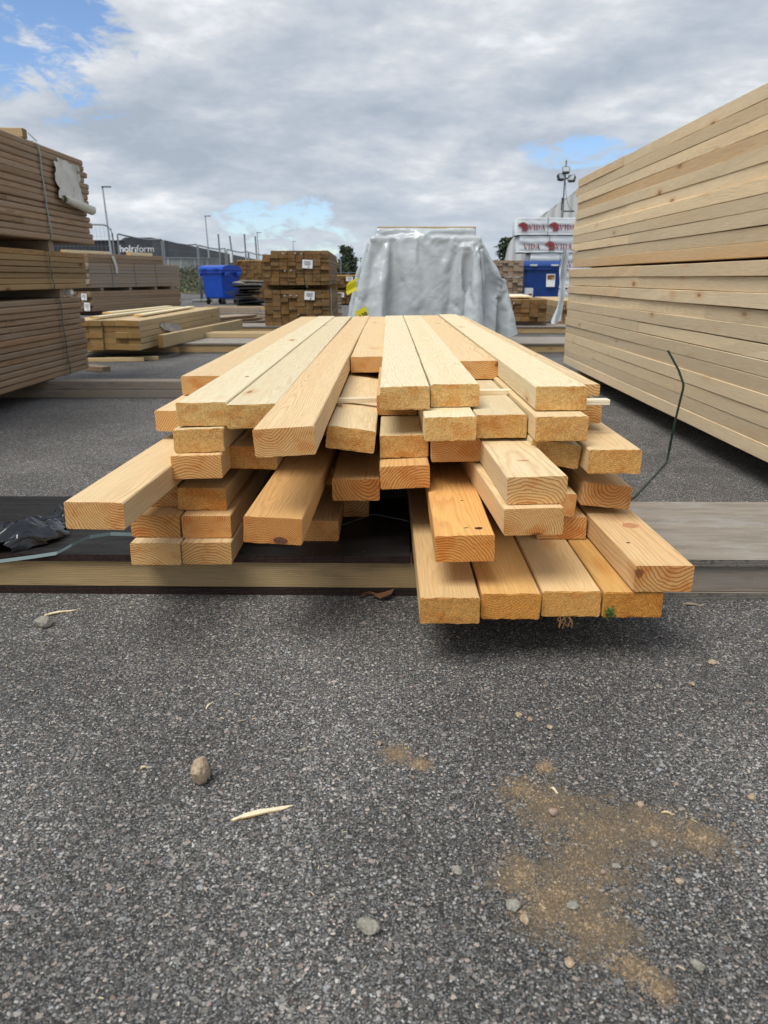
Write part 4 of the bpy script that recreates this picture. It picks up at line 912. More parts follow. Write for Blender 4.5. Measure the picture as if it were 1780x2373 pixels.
# ------------------------------------------------------------------ wheeled bins
def wheel_bin(loc, rz, w_, d_, hgt, mat, label, poster=False):
    root = empty('wheeled_bin', loc, rz); tag(root, label, 'bin')
    bm = bmesh.new(); bmesh.ops.create_cube(bm, size=1.0)
    for v in bm.verts:
        k = 0.80 if v.co.z < 0 else 1.0
        v.co = Vector((v.co.x * w_ * (0.94 if v.co.z > 0 else 0.86), v.co.y * d_ * k * 0.93, 0.20 + (v.co.z + 0.5) * (hgt - 0.42)))
    bmesh.ops.bevel(bm, geom=list(bm.edges), offset=0.045, segments=3, affect='EDGES')
    me = bpy.data.meshes.new('body'); bm.to_mesh(me); bm.free(); me.materials.append(mat); link('body', me, root)
    z1 = hgt - 0.24
    k = MB(); k.cham((0, 0, z1), (w_ + 0.02, d_ + 0.02, 0.085), 0.02); k.build('rim', mat, root)
    l_ = MB(); n_ = 10
    prof = [(-d_ / 2 - 0.03, z1 + 0.045), (-d_ / 2 - 0.035, z1 + 0.075)] + [(-d_ / 2 * math.cos(math.pi * i / n_) * 1.0, z1 + 0.08 + 0.155 * math.sin(math.pi * i / n_) ** 0.8) for i in range(0, n_ + 1)] + [(d_ / 2 + 0.035, z1 + 0.075), (d_ / 2 + 0.03, z1 + 0.045)]
    m_ = len(prof)
    for sx in (-1, 1):
        for (a, b_) in prof: l_.v.append((sx * (w_ / 2 + 0.02), a, b_))
    for i in range(m_ - 1): l_.f.append((i, i + 1, m_ + i + 1, m_ + i))
    l_.f.append((0, m_, 2 * m_ - 1, m_ - 1)); l_.f.append(tuple(range(m_ - 1, -1, -1))); l_.f.append(tuple(range(m_, 2 * m_)))
    lid = l_.build('lid', mat, root)
    for sx in (-1, 1):
        q = MB(); q.cham((sx * w_ * 0.27, -d_ / 2 - 0.045, z1 + 0.09), (0.22, 0.05, 0.05), 0.012); q.build('lid_handle', mat if not poster else M['white_wrap'], lid)
    for sy in (-1, 1):
        q = MB(); q.cham((-w_ / 2 - 0.05, sy * d_ * 0.30, z1 - 0.075), (0.07, 0.20, 0.14), 0.02); q.build('lifting_lug', mat, root)
        q = MB(); q.cham((w_ / 2 + 0.05, sy * d_ * 0.30, z1 - 0.075), (0.07, 0.20, 0.14), 0.02); q.build('lifting_lug', mat, root)
    for sx in (-1, 1):
        for sy in (-1, 1):
            x, y = sx * w_ * 0.34, sy * d_ * 0.31
            q = MB(); q.tube([(x - 0.022, y, 0.09), (x + 0.022, y, 0.09)], 0.09, 14); cst = q.build('wheel', M['rubber'], root)
            q = MB(); q.box((x - 0.034, y, 0.14), (0.012, 0.07, 0.13)); q.box((x + 0.034, y, 0.14), (0.012, 0.07, 0.13)); q.box((x, y, 0.202), (0.09, 0.1, 0.012)); q.build('fork', M['dark_metal'], cst)
    if poster:
        k = MB(); k.box((0.24, -d_ / 2 * 0.955 - 0.005, hgt - 0.60), (0.27, 0.006, 0.38), rx=R(-4)); po = k.build('poster', M['white_print'], root); po['label'] = 'white poster with a small orange picture'
        k = MB(); k.box((0.24, -d_ / 2 * 0.955 - 0.013, hgt - 0.50), (0.22, 0.004, 0.13), rx=R(-4)); k.build('picture', plain('poster_picture', (0.16, 0.07, 0.03), 0.5, 0.4, 14, col2=(0.75, 0.34, 0.05)), po)
        k = MB()
        for j in range(5): k.box((0.24, -d_ / 2 * 0.945 - 0.011 + j * 0.0022, hgt - 0.60 - j * 0.035), (0.16 - 0.03 * (j % 2), 0.003, 0.007))
        k.build('printing', plain('grey_print', (0.35, 0.35, 0.36), 0.6), po)
    return root
wheel_bin((-6.05, 28.0, 0), R(-32), 1.12, 0.98, 1.36, M['blue_plastic'], 'bright blue wheeled bin standing turned on the yard by the mesh fence')
wheel_bin((4.80, 24.6, 0), 0, 1.20, 1.00, 1.44, M['navy_plastic'], 'deep blue wheeled bin with a white poster, below the wrapped packages', True)

# ------------------------------------------------------------------ white wrapped packages with printed marks
def prism(mb, poly, th=0.004):
    """poly in (x, z), built in the x-z plane, facing -y"""
    n = len(poly)
    vs = [(a, -th, b_) for a, b_ in poly] + [(a, 0, b_) for a, b_ in poly]
    mb.add(vs, [tuple(range(n - 1, -1, -1)) if False else tuple(range(n)), tuple(range(2 * n - 1, n - 1, -1))] + [(i, i + n, (i + 1) % n + n, (i + 1) % n) for i in range(n)])
def glyphs_vida(h):
    mb = MB()
    def P(x0, pts): prism(mb, [((x0 + a) * h, b_ * h) for a, b_ in pts])
    P(0, [(0.10, 1), (0.30, 1), (0.60, 0.0), (0.46, 0.0)]); P(0, [(0.78, 1), (0.86, 1), (0.58, 0.0), (0.50, 0.0)])
    P(0, [(0.0, 1.0), (0.40, 1.0), (0.40, 0.94), (0.0, 0.94)]); P(0, [(0.68, 1.0), (0.96, 1.0), (0.96, 0.94), (0.68, 0.94)])
    P(1.05, [(0.10, 0), (0.28, 0), (0.28, 1), (0.10, 1)]); P(1.05, [(0, 0), (0.38, 0), (0.38, 0.06), (0, 0.06)]); P(1.05, [(0, 0.94), (0.38, 0.94), (0.38, 1), (0, 1)])
    P(1.55, [(0.08, 0), (0.26, 0), (0.26, 1), (0.08, 1)])
    for k in range(8):
        a0, a1 = R(-90 + 22.5 * k), R(-90 + 22.5 * (k + 1))
        P(1.55, [(0.26 + 0.60 * math.cos(a0), 0.5 + 0.5 * math.sin(a0)), (0.26 + 0.60 * math.cos(a1), 0.5 + 0.5 * math.sin(a1)), (0.26 + 0.42 * math.cos(a1), 0.5 + 0.43 * math.sin(a1)), (0.26 + 0.42 * math.cos(a0), 0.5 + 0.43 * math.sin(a0))])
    P(2.50, [(0.10, 0), (0.18, 0), (0.46, 1.0), (0.38, 1.0)]); P(2.50, [(0.62, 0), (0.84, 0), (0.54, 1.0), (0.38, 1.0)]); P(2.50, [(0.22, 0.30), (0.66, 0.30), (0.64, 0.37), (0.24, 0.37)])
    P(2.50, [(0.0, 0), (0.28, 0), (0.28, 0.06), (0.0, 0.06)]); P(2.50, [(0.54, 0), (0.96, 0), (0.96, 0.06), (0.54, 0.06)])
    return mb
def emblem(h):
    mb = MB()
    for x0, x1, x2, x3, z0, z1 in ((-0.44, 0.38, -0.16, 0.12, 0.86, 1.0), (-0.58, 0.52, -0.46, 0.40, 0.70, 0.83), (-0.62, 0.50, -0.60, 0.54, 0.54, 0.67), (-0.12, 0.55, -0.22, 0.50, 0.39, 0.51), (-0.10, 0.66, -0.12, 0.62, 0.23, 0.35), (-0.18, 0.44, -0.16, 0.46, 0.07, 0.19)):
        prism(mb, [(x0 * h, z0 * h), (x1 * h, z0 * h), (x3 * h, z1 * h), (x2 * h, z1 * h)])
    return mb
def wrapped(x0, z0, L, hgt, label, marks, seed):
    root = empty('wrapped_package', (x0 + L / 2, 26.0, z0)); tag(root, label, 'lumber package')
    mb = MB(); nx_, nz_ = 60, 12; dep = 1.1
    for face in range(2):   # front wall and roof as one wrinkled skin, then plain back and ends
        pass
    prof = [(-0.03, 0.0)] + [(0.0 - 0.012 * math.sin(j), hgt * (0.04 + 0.92 * j / nz_)) for j in range(nz_ + 1)] + [(0.02, hgt)] + [(dep * j / 5, hgt) for j in range(1, 6)] + [(dep, 0.0)]
    m_ = len(prof)
    for i in range(nx_ + 1):
        xx = -L / 2 + L * i / nx_
        for j, (a, b_) in enumerate(prof):
            wv = 0.018 * mnoise.noise(Vector((xx * 2.2 + seed, b_ * 9 + xx * 3.0, 0))) if j < nz_ + 3 else 0.0
            mb.v.append((xx, a + wv, b_ + (0.012 * mnoise.noise(Vector((xx * 3, seed, 5))) if j == 0 else 0)))
    for i in range(nx_):
        for j in range(m_ - 1): q = i * m_ + j; mb.f.append((q, q + m_, q + m_ + 1, q + 1))
    mb.f.append(tuple(range(m_))); mb.f.append(tuple(nx_ * m_ + j for j in range(m_ - 1, -1, -1)))
    mb.build('wrapping', M['white_wrap'], root, smooth=True)
    k = MB(); k.cham((0, dep / 2, -0.0075), (L - 0.1, dep - 0.04, 0.012), 0.003); k.build('dark_base_board', M['dark_print'], root)  # near-black board forming the package's black bottom edge
    for xs in (0.97, 2.05, 3.2, 4.2):
        k = MB(); k.ribbon([(xs - L / 2, -0.038, 0.0), (xs - L / 2, -0.032, hgt * 0.5), (xs - L / 2, -0.028, hgt + 0.004), (xs - L / 2, 0.3, hgt + 0.012)], (0.02, 0, 0), 0.003); k.build('strap', M['grey_metal'], root)
    for (mx, mz, emb) in marks:
        if emb:
            emblem(0.29).build('emblem', M['red_print'], root, (mx - x0 - L / 2, -0.034, mz))
        glyphs_vida(0.165).build('lettering', M['red_print'], root, (mx - x0 - L / 2 + 0.16, -0.034, mz + 0.05))
    return root
X26 = lambda x: 4.222 + (x - 1118) * 0.01507
wrapped(4.30, 0.02, 4.8, 0.555, 'lowest wrapped package, at the ground behind the deep blue bin', [(5.0, 0.1, True)], 1)
wrapped(4.40, 0.605, 4.8, 0.555, 'second wrapped package from the ground, hidden behind the deep blue bin', [(5.1, 0.1, True)], 2)
wrapped(4.72, 1.190, 4.6, 0.510, 'white wrapped package just above the deep blue bin lid, shorter than those above', [(X26(1152), 0.03, False), (X26(1222), 0.03, True), (X26(1290), 0.03, True)], 3)
wrapped(4.33, 1.722, 4.8, 0.525, 'middle white wrapped package with red tree emblem and lettering', [(X26(1122), 0.05, False), (X26(1192), 0.05, True), (X26(1260), 0.05, True)], 4)
wrapped(4.25, 2.270, 4.8, 0.520, 'topmost white wrapped package with red tree emblems and lettering', [(X26(1131), 0.09, True), (X26(1198), 0.09, True), (X26(1266), 0.09, True)], 5)
pk_ = empty('wrapped_package', (3.16, 17.3, 0)); tag(pk_, 'small white carton with red print standing beside the deep blue bin', 'carton')
one_box('carton', (0, 0.1, 0.50), (0.155, 0.2, 0.40), M['white_wrap'], pk_); one_box('carton_base', (0, 0.1, 0.15), (0.20, 0.24, 0.30), M['weathered'], pk_)
for k_ in range(4): one_box('red_bar', (0.02, -0.003, 0.40 + 0.055 * k_), (0.075 - 0.008 * (k_ == 3), 0.004, 0.038), M['red_print'], pk_, e=0.001)

# pale film hanging at the far end of the tall stack
fm = MB()
for i in range(9):
    for j in range(27):
        a, b_ = i / 8, j / 26
        wd_ = 0.040 + 0.060 * b_ + 0.02 * math.sin(b_ * 7)
        fm.v.append((1.682 - wd_ * (1 - a) + 0.014 * math.sin(a * 9 + b_ * 3), 7.36 + 0.025 * math.sin(a * 11 + b_ * 2) + 0.02 * mnoise.noise(Vector((a * 3, b_ * 6, 0))), 1.17 - 0.66 * b_ - 0.015 * math.sin(a * 6) * b_))
for i in range(8):
    for j in range(26): q = i * 27 + j; fm.f.append((q, q + 27, q + 28, q + 1))
o = fm.build('plastic_film', plain('pale_blue_film', (0.56, 0.62, 0.68), 0.3, 0.06, 6, 0.5, 0.2, 20), smooth=True); tag(o, 'pale bluish plastic film hanging down the far end of the tall pale stack', 'film')

# ------------------------------------------------------------------ storage tent, floodlight mast
tn = empty('storage_tent', (13.0, 60.0, 0)); tag(tn, 'large white fabric storage tent behind the wrapped packages', 'tent')
half = [(8.90, 0.0), (8.87, 0.92), (8.92, 2.2), (9.11, 3.27), (9.63, 4.10), (10.54, 4.69), (11.88, 5.63), (13.86, 7.01), (17.5, 9.3)]
prof = half + [(35.0 - a, b_) for a, b_ in half[-2::-1]]
sk = MB(); m_ = len(prof); rib = 14
for i in range(rib + 1):
    yy = 60 + 36 * i / rib; ox = 0.2 * (yy - 60)
    for (a, b_) in prof: sk.v.append((a + ox - 13, yy - 60, b_ + (0.06 if i % 2 else 0)))
for i in range(rib):
    for j in range(m_ - 1): q = i * m_ + j; sk.f.append((q, q + 1, q + m_ + 1, q + m_))
sk.build('roof_skin', M['tent'], tn)
ew = MB()
def tent_z(x):
    for (a, b_) in zip(prof[:-1], prof[1:]):
        if a[0] <= x <= b_[0] and b_[0] > a[0]: return a[1] + (b_[1] - a[1]) * (x - a[0]) / (b_[0] - a[0])
    return 0.0
xs_ = [8.95 + 17.0 * k / 136 for k in range(137)]
for i, x in enumerate(xs_):
    for b_ in (0.0, 1.0): ew.v.append((x - 13, 0.05 * math.sin(i * 1.15) + 0.03 * mnoise.noise(Vector((x, 0, b_))), tent_z(x) * b_))
for i in range(len(xs_) - 1): q = i * 2; ew.f.append((q, q + 2, q + 3, q + 1))
ew.build('end_wall', M['tent'], tn)
ms = empty('floodlight_mast', (7.42, 34.0, 0)); tag(ms, 'slim mast with three floodlights rising behind the wrapped packages', 'floodlight')
k = MB(); k.tube([(0.0, 0, 0), (0.0, 0, 3.9)], 0.055, 8); k.tube([(0, 0, 3.85), (0.02, 0, 5.6)], 0.035, 8); k.build('pole', M['grey_metal'], ms)
k = MB(); k.box((0.02, -0.05, 4.90), (0.62, 0.05, 0.05)); k.build('bracket', M['dark_metal'], ms)
for (x, z_, rz_) in ((0.0, 5.20, -10), (-0.20, 4.93, 25), (0.26, 4.88, -35)):
    k = MB(); k.cham((0, 0, 0), (0.30, 0.14, 0.26), 0.03); h_ = k.build('lamp_head', M['dark_metal'], ms, (x, -0.14, z_), (R(-25), 0, R(rz_)))
    k = MB(); k.box((0, -0.078, 0), (0.24, 0.012, 0.19)); k.build('lens', M['lamp_pole'], h_)
k = MB(); k.box((0.25, 0, 3.62), (0.5, 0.06, 0.05)); k.box((-0.03, 0, 3.9), (0.08, 0.08, 0.5)); k.build('junction_bracket', M['dark_metal'], ms)
k = MB(); k.tube([(0.05, 0, 4.75), (0.10, 0, 4.3), (0.22, 0, 3.85), (0.40, 0, 3.64)], 0.010, 5); k.build('cable', M['dark_metal'], ms)

# ------------------------------------------------------------------ dark hall beyond the fence
bd = empty('warehouse', (-36.0, 118.0, 0)); tag(bd, 'long low dark grey warehouse with white lettering beyond the fence', 'building')
k = MB(); k.box((-17.5, 30, 3.1), (34.0, 60, 6.2)); k.build('front_wing', M['facade'], bd)
k = MB()
A_, B_ = (0.6, 0.0), (-8.1, 149.0)
k.add([(A_[0], A_[1] - 0.3, 0), (B_[0], B_[1], 0), (B_[0] - 30, B_[1], 0), (A_[0] - 30, A_[1] + 60, 0), (A_[0] - 4, A_[1] - 0.3, 0), (A_[0], A_[1] - 0.3, 6.65), (B_[0], B_[1], 6.65), (B_[0] - 30, B_[1], 6.65), (A_[0] - 30, A_[1] + 60, 6.65), (A_[0] - 4, A_[1] - 0.3, 6.65)],
      [(0, 1, 6, 5), (1, 2, 7, 6), (2, 3, 8, 7), (3, 4, 9, 8), (4, 0, 5, 9), (5, 6, 7, 8, 9)])
k.build('long_wing', M['facade'], bd)
for n_ in range(14):
    f = (n_ + 1) / 15; q = MB(); q.box((A_[0] + (B_[0] - A_[0]) * f + 0.03, A_[1] + (B_[1] - A_[1]) * f, 3.3), (0.06, 0.25, 6.6), rz=R(3.3)); q.build('panel_joint', M['dark_metal'], bd)
for x in (-8.0, -4.2): 
    q = MB(); q.box((x, -0.02, 3.1), (0.08, 0.05, 6.1)); q.build('panel_joint', M['dark_metal'], bd)
q = MB(); q.box((-17.5, -0.05, 6.24), (34.1, 0.3, 0.1)); q.build('parapet', M['dark_metal'], bd)
q = MB(); q.box((-1.1, 28.0, 3.5), (0.4, 7.0, 1.3)); q.build('window_band', M['tank'], bd)
for body, off_, x0, sz in (('holm', 0.05, -4.35, 1.35), ('form', 0.0, -1.78, 1.35)):
    cu = bpy.data.curves.new('lettering', 'FONT'); cu.body = body; cu.size = sz; cu.extrude = 0.04; cu.offset = off_ * 0.7
    to = bpy.data.objects.new('lettering', cu); COL.objects.link(to); dg = bpy.context.evaluated_depsgraph_get()
    me = bpy.data.meshes.new_from_object(to.evaluated_get(dg)); bpy.data.objects.remove(to); me.materials.clear(); me.materials.append(M['white_print'])
    link('lettering', me, bd, (x0, -0.30, 4.62), (R(90), 0, 0))
tk = empty('storage_tank', (-23.6, 92.0, 0)); tag(tk, 'pale grey flat round tank in front of the dark warehouse', 'tank')
k = MB(); k.tube([(0, 0, 0), (0, 0, 3.0)], 3.6, 28); k.build('shell', M['tank'], tk)
for n_ in range(7):
    an = R(200 + 24 * n_); q = MB(); q.box((3.62 * math.cos(an), 3.62 * math.sin(an), 1.5), (0.1, 0.1, 3.0), rz=an); q.build('stave', M['lamp_pole'], tk)
k = MB(); k.tube([(0, 0, 3.0), (0, 0, 3.12)], 3.75, 28); k.build('cover', M['grey_metal'], tk)

# ------------------------------------------------------------------ mesh fence
def fence_panel(a, b_, hgt, label, rounded=False, lean=0.0, group='mesh fence panels'):
    a, b_ = Vector(a), Vector(b_); L = (b_ - a).length; rz = math.atan2(b_.y - a.y, b_.x - a.x)
    root = empty('mesh_fence', (a.x, a.y, 0), rz); tag(root, label, 'fence', group)
    k = MB(); r_ = 0.25 if rounded else 0.05
    pts = [(0, 0, 0.06), (lean * 0.5, 0, hgt * 0.5), (lean, 0, hgt - r_)] + [(lean + r_ - r_ * math.cos(R(t_)), 0, hgt - r_ + r_ * math.sin(R(t_))) for t_ in (30, 60, 90)]
    sag = -0.05 if not rounded else 0.0
    pts += [(L * 0.35, 0, hgt + sag), (L * 0.65, 0, hgt + sag * 1.2)]
    pts += [(lean + L - r_ + r_ * math.sin(R(t_)), 0, hgt - r_ + r_ * math.cos(R(t_))) for t_ in (0, 30, 60, 90)] + [(L + lean * 0.5, 0, hgt * 0.5), (L, 0, 0.06)]
    k.tube(pts, 0.026, 7, cap=True); k.tube([(0, 0, 0.15), (L, 0, 0.15)], 0.016, 6); k.build('frame', M['grey_metal'], root, smooth=True)
    wm = MB(); n_ = int(L / 0.11)
    for i in range(1, n_):
        x = L * i / n_; wm.box((x + lean * 0.5, 0, hgt * 0.5 + 0.05), (0.0045, 0.0045, hgt - 0.2), ry=math.atan2(lean, hgt))
    for j in range(1, 8): wm.box((L / 2 + lean * j / 8, 0, 0.15 + (hgt - 0.2) * j / 8), (L, 0.0045, 0.0045))
    o = wm.build('wire_mesh', M['grey_metal'], root); o['kind'] = 'stuff'
    for e_ in (0, L):
        q = MB(); q.cham((e_, 0, 0.06), (0.24, 0.68, 0.118), 0.03); q.build('foot_block', M['tank'], root)
    return root
F0_, F1_ = Vector((-8.05, 23.4)), Vector((-6.35, 41.0))
fence_panel((-11.3, 22.6), (-8.12, 23.2), 2.40, 'mesh fence panel with rounded tube corner above the weathered stack', True, 0.0)
labs = ('leaning mesh fence panel next to the rounded one, over the weathered stack', 'mesh fence panel standing before the green bank', 'mesh fence panel behind the bright blue bin', 'mesh fence panel beyond the bright blue bin', 'farthest mesh fence panel by the dark packages')
for i in range(5):
    a = F0_.lerp(F1_, i / 5 + 0.004); b_ = F0_.lerp(F1_, (i + 1) / 5 - 0.004)
    fence_panel((a.x, a.y), (b_.x, b_.y), 2.16 - 0.02 * i, labs[i], False, (-0.06, -0.04, -0.05, 0.03, 0.0)[i])
for (px_, top, Yv, lab, ln) in ((493, 517, 30.5, 'leaning steel post right of the bright blue bin', 0.05), (516, 521, 31.0, 'slanted steel post with a small white tag, before the bank', 0.22), (546, 517, 30.0, 'straight steel post before the small reddish pile', 0.05), (568, 521, 30.5, 'steel post touching the edge of the dark packages', 0.05)):
    x = (px_ - 838) / 1600 * Yv; z_ = 0.92 + (600 - top) / 1600 * Yv
    p_ = empty('fence_post', (x, Yv, 0)); tag(p_, lab, 'post')
    k = MB(); k.tube([(ln, 0, 0.0), (0, 0, z_)], 0.032, 8); k.build('pole', M['grey_metal'], p_)
    k = MB(); k.tube([(0, 0, z_), (0, 0, z_ + 0.02)], 0.036, 8); k.build('cap', M['dark_metal'], p_)
    if ln > 0.2:
        k = MB(); k.box((0.02, -0.05, z_ - 0.75), (0.09, 0.02, 0.42)); k.build('tag', M['white_print'], p_)
ff = empty('mesh_fence', (-4.6, 46.0, 0)); tag(ff, 'far low mesh fence seen beyond the dark packages', 'fence')
for i in range(14):
    k = MB(); k.tube([(i * 0.45, 0, 0), (i * 0.45, 0, 1.25 if i % 4 else 2.0)], 0.03, 6); k.build('post', M['grey_metal'], ff)
k = MB(); k.box((2.9, 0, 1.2), (5.9, 0.02, 0.03)); k.build('rail', M['grey_metal'], ff)
sp_ = empty('sign_post', (-1.86, 23.5, 0)); tag(sp_, 'post carrying a short yellow wooden board, beside the dark packages', 'post')
k = MB(); k.tube([(0, 0, 0), (0, 0, 1.46)], 0.035, 8); k.build('post', M['grey_metal'], sp_); one_box('board', (-0.05, -0.05, 1.50), (0.18, 0.05, 0.09), M['lightpile'], sp_)

# ------------------------------------------------------------------ street lamps
for (px_, top, Yv, lab) in ((268, 428, 72.0, 'tallest street lamp, rising above the warehouse lettering'), (469, 482, 108.0, 'street lamp rising behind the bright blue bin'), (572, 513, 146.0, 'distant street lamp just above the dark packages, nearer one'), (644, 530, 182.0, 'small distant street lamp beyond the dark packages')):
    x = (px_ - 838) / 1600 * Yv; z_ = 0.92 + (600 - top) / 1600 * Yv
    l_ = empty('street_lamp', (x, Yv, 0)); tag(l_, lab, 'street lamp', 'street lamps along the road')
    k = MB(); k.tube([(0.25, 0, 0), (0.0, 0, z_)], 0.13, 8, 0.07); k.build('pole', M['lamp_pole'], l_)
    k = MB(); k.cham((0.34, 0, z_ + 0.03), (0.85, 0.25, 0.09), 0.03); k.build('lamp_head', M['dark_metal'], l_)

# ------------------------------------------------------------------ vegetation
def leaf_cloud(mb, rd, n, fn, size):
    for _ in range(n):
        c_ = Vector(fn(rd)); s_ = size * rd.uniform(0.6, 1.4)
        a = Vector((rd.gauss(0, 1), rd.gauss(0, 1), rd.gauss(0, 1))).normalized(); b_ = a.orthogonal().normalized(); d_ = a.cross(b_)
        b_ *= s_; d_ *= s_ * 0.6
        mb.add([c_ - b_ - d_ * 0.2, c_ - d_, c_ + b_ + d_ * 0.2, c_ + d_], [(0, 1, 2, 3)])
def tree(x, y, hgt, rad, label, seed, n=2600, leaf=0.30, conical=0.6):
    rd = random.Random(seed); root = empty('tree', (x, y, 0)); tag(root, label, 'tree')
    k = MB(); k.tube([(0, 0, 0), (0.1, 0, hgt * 0.4), (0.0, 0.1, hgt * 0.93)], 0.26, 8, 0.04)
    cl = []
    for i in range(22):
        t_ = rd.uniform(0.16, 0.98); an = rd.uniform(0, 6.28); rr = rad * (1 - conical * t_) * rd.uniform(0.3, 1.0)
        tip = (math.cos(an) * rr, math.sin(an) * rr, hgt * t_); cl.append((tip, rad * (0.30 - 0.16 * t_) * rd.uniform(0.7, 1.4)))
        k.tube([(0, 0, hgt * t_ * 0.85), (tip[0] * 0.6, tip[1] * 0.6, hgt * t_ * 0.95), tip], 0.07, 5, 0.015)
    k.build('trunk', M['bark'], root)
    def fn(r_):
        c_, s_ = r_.choice(cl); return (c_[0] + r_.gauss(0, s_), c_[1] + r_.gauss(0, s_), min(hgt * 1.02, max(hgt * 0.1, c_[2] + r_.gauss(0, s_ * 1.1))))
    mb = MB(); leaf_cloud(mb, rd, n, fn, leaf); mb.build('crown', M['leaf'], root)
tree(-11.0, 200.0, 8.6, 2.2, 'tall narrow dark tree beside the tarpaulin edge', 3, 3000, 0.30)
tree(-8.9, 205.0, 6.0, 1.2, 'small slim tree half behind the tarpaulin', 4, 1200, 0.26)
tree(18.9, 122.0, 6.6, 2.4, 'dark tree peeping out between the tarpaulin and the tent', 6, 2600, 0.28, 0.35)
mb = MB(); rd = random.Random(21)
leaf_cloud(mb, rd, 9000, lambda r_: (r_.uniform(-110, 120), 260 + r_.uniform(-6, 6), abs(r_.gauss(0, 1)) * 1.6 + 1.8 * (0.5 + 0.5 * mnoise.noise(Vector((r_.random() * 3, 0, 0))))), 0.8)
tag(mb.build('far_wood', M['leaf']), 'far dark line of trees along the horizon', kind='stuff')
mb = MB(); leaf_cloud(mb, rd, 3000, lambda r_: (r_.uniform(-19, -9), 180 + r_.uniform(-3, 3), r_.random() * (2.6 + 1.6 * math.sin(r_.random() * 3))), 0.38)
tag(mb.build('hedge', M['leaf']), 'dark hedge of bushes beyond the far low mesh fence', 'hedge')
bk = MB(); nx_, ny_ = 40, 10
for i in range(nx_ + 1):
    for j in range(ny_ + 1):
        a, b_ = i / nx_, j / ny_
        bk.v.append((-18 + 14 * a, 46 + 5 * b_, max(-0.02, 1.15 * math.sin(math.pi * b_) * min(1, 6 * (1 - a)) + 0.15 * mnoise.noise(Vector((a * 12, b_ * 3, 0))))))
for i in range(nx_):
    for j in range(ny_): q = i * (ny_ + 1) + j; bk.f.append((q, q + ny_ + 1, q + ny_ + 2, q + 1))
tag(bk.build('grass_bank', M['bank'], smooth=True), 'low green bank beyond the mesh fence', kind='structure')
def bankpt(r_):
    b_ = r_.random(); a = r_.random()
    return (-18 + 14 * a, 46 + 5 * b_, 1.15 * math.sin(math.pi * b_) * min(1, 6 * (1 - a)) + abs(r_.gauss(0, 0.22)) + 0.02)
mb = MB(); leaf_cloud(mb, rd, 11000, bankpt, 0.085)
tag(mb.build('bank_vegetation', M['bank']), 'weeds with yellow flowers growing on the bank', kind='stuff')

# ------------------------------------------------------------------ straps, film and litter around the pile
k = MB(); k.ribbon([(0.80, 2.78, 0.006), (1.08, 3.12, 0.006), (1.30, 3.50, 0.006), (1.455, 3.77, 0.012), (1.468, 3.795, 0.05), (1.482, 3.80, 0.20), (1.505, 3.80, 0.385), (1.503, 3.80, 0.405), (1.47, 3.80, 0.475), (1.405, 3.80, 0.572)], (0.014, 0.008, 0.0), 0.0022)
tag(k.build('strap', M['strap_green']), 'stiff dark green strap standing up before the tall pale stack', 'strap')
k = MB(); k.ribbon([(-1.42, 2.04, 0.075), (-1.28, 2.055, 0.098), (-1.16, 2.06, 0.112), (-1.06, 2.066, 0.124), (-0.99, 2.07, 0.134), (-0.955, 2.10, 0.150), (-0.92, 2.15, 0.158), (-0.87, 2.19, 0.154), (-0.80, 2.21, 0.145), (-0.745, 2.22, 0.137)], (0.003, 0.007, 0.009), 0.0015)
tag(k.build('strap', M['strap_blue']), 'blue-grey strap curving over the edge of the dark plywood bearer', 'strap')
fm = MB(); ni, nj = 30, 14; rd = random.Random(12)
for i in range(ni + 1):
    for j in range(nj + 1):
        a, b_ = i / ni, j / nj
        cx_, cy_ = -1.165 + 0.075 * a, 2.065 + 0.43 * a
        wd_ = (0.075 + 0.035 * math.sin(a * 7)) * (0.45 + 0.75 * math.sin(math.pi * min(1, a * 0.9 + 0.08)))
        rag = rd.uniform(-0.02, 0.02) if j in (0, nj) or i in (0, ni) else 0.0
        hh = 0.135 + 0.055 * max(0, math.sin(math.pi * b_)) * (0.6 + 0.4 * math.sin(a * 5 + 1)) + 0.045 * abs(mnoise.noise(Vector((a * 8, b_ * 4, 3)))) + 0.020 * abs(mnoise.noise(Vector((a * 20, b_ * 9, 1))))
        if a < 0.08: hh -= 0.02
        fm.v.append((cx_ + (b_ - 0.5) * 2 * wd_ + rag, cy_ + rag * 0.7 + 0.03 * (b_ - 0.5), hh))
for i in range(ni):
    for j in range(nj):
        q = i * (nj + 1) + j; fm.f.append((q, q + nj + 1, q + nj + 2, q + 1))
tag(fm.build('plastic_film', M['black_film'], smooth=True), 'crumpled glossy black film lying on the dark plywood bearer', 'film')
k = MB(); k.tube([(-0.16, 2.33, 0.1345), (-0.05, 2.41, 0.150), (0.04, 2.38, 0.142), (0.12, 2.34, 0.1345)], 0.0012, 5); tag(k.build('wire', M['grey_metal']), 'thin wire arching inside the dark hollow of the loose pile', 'wire')
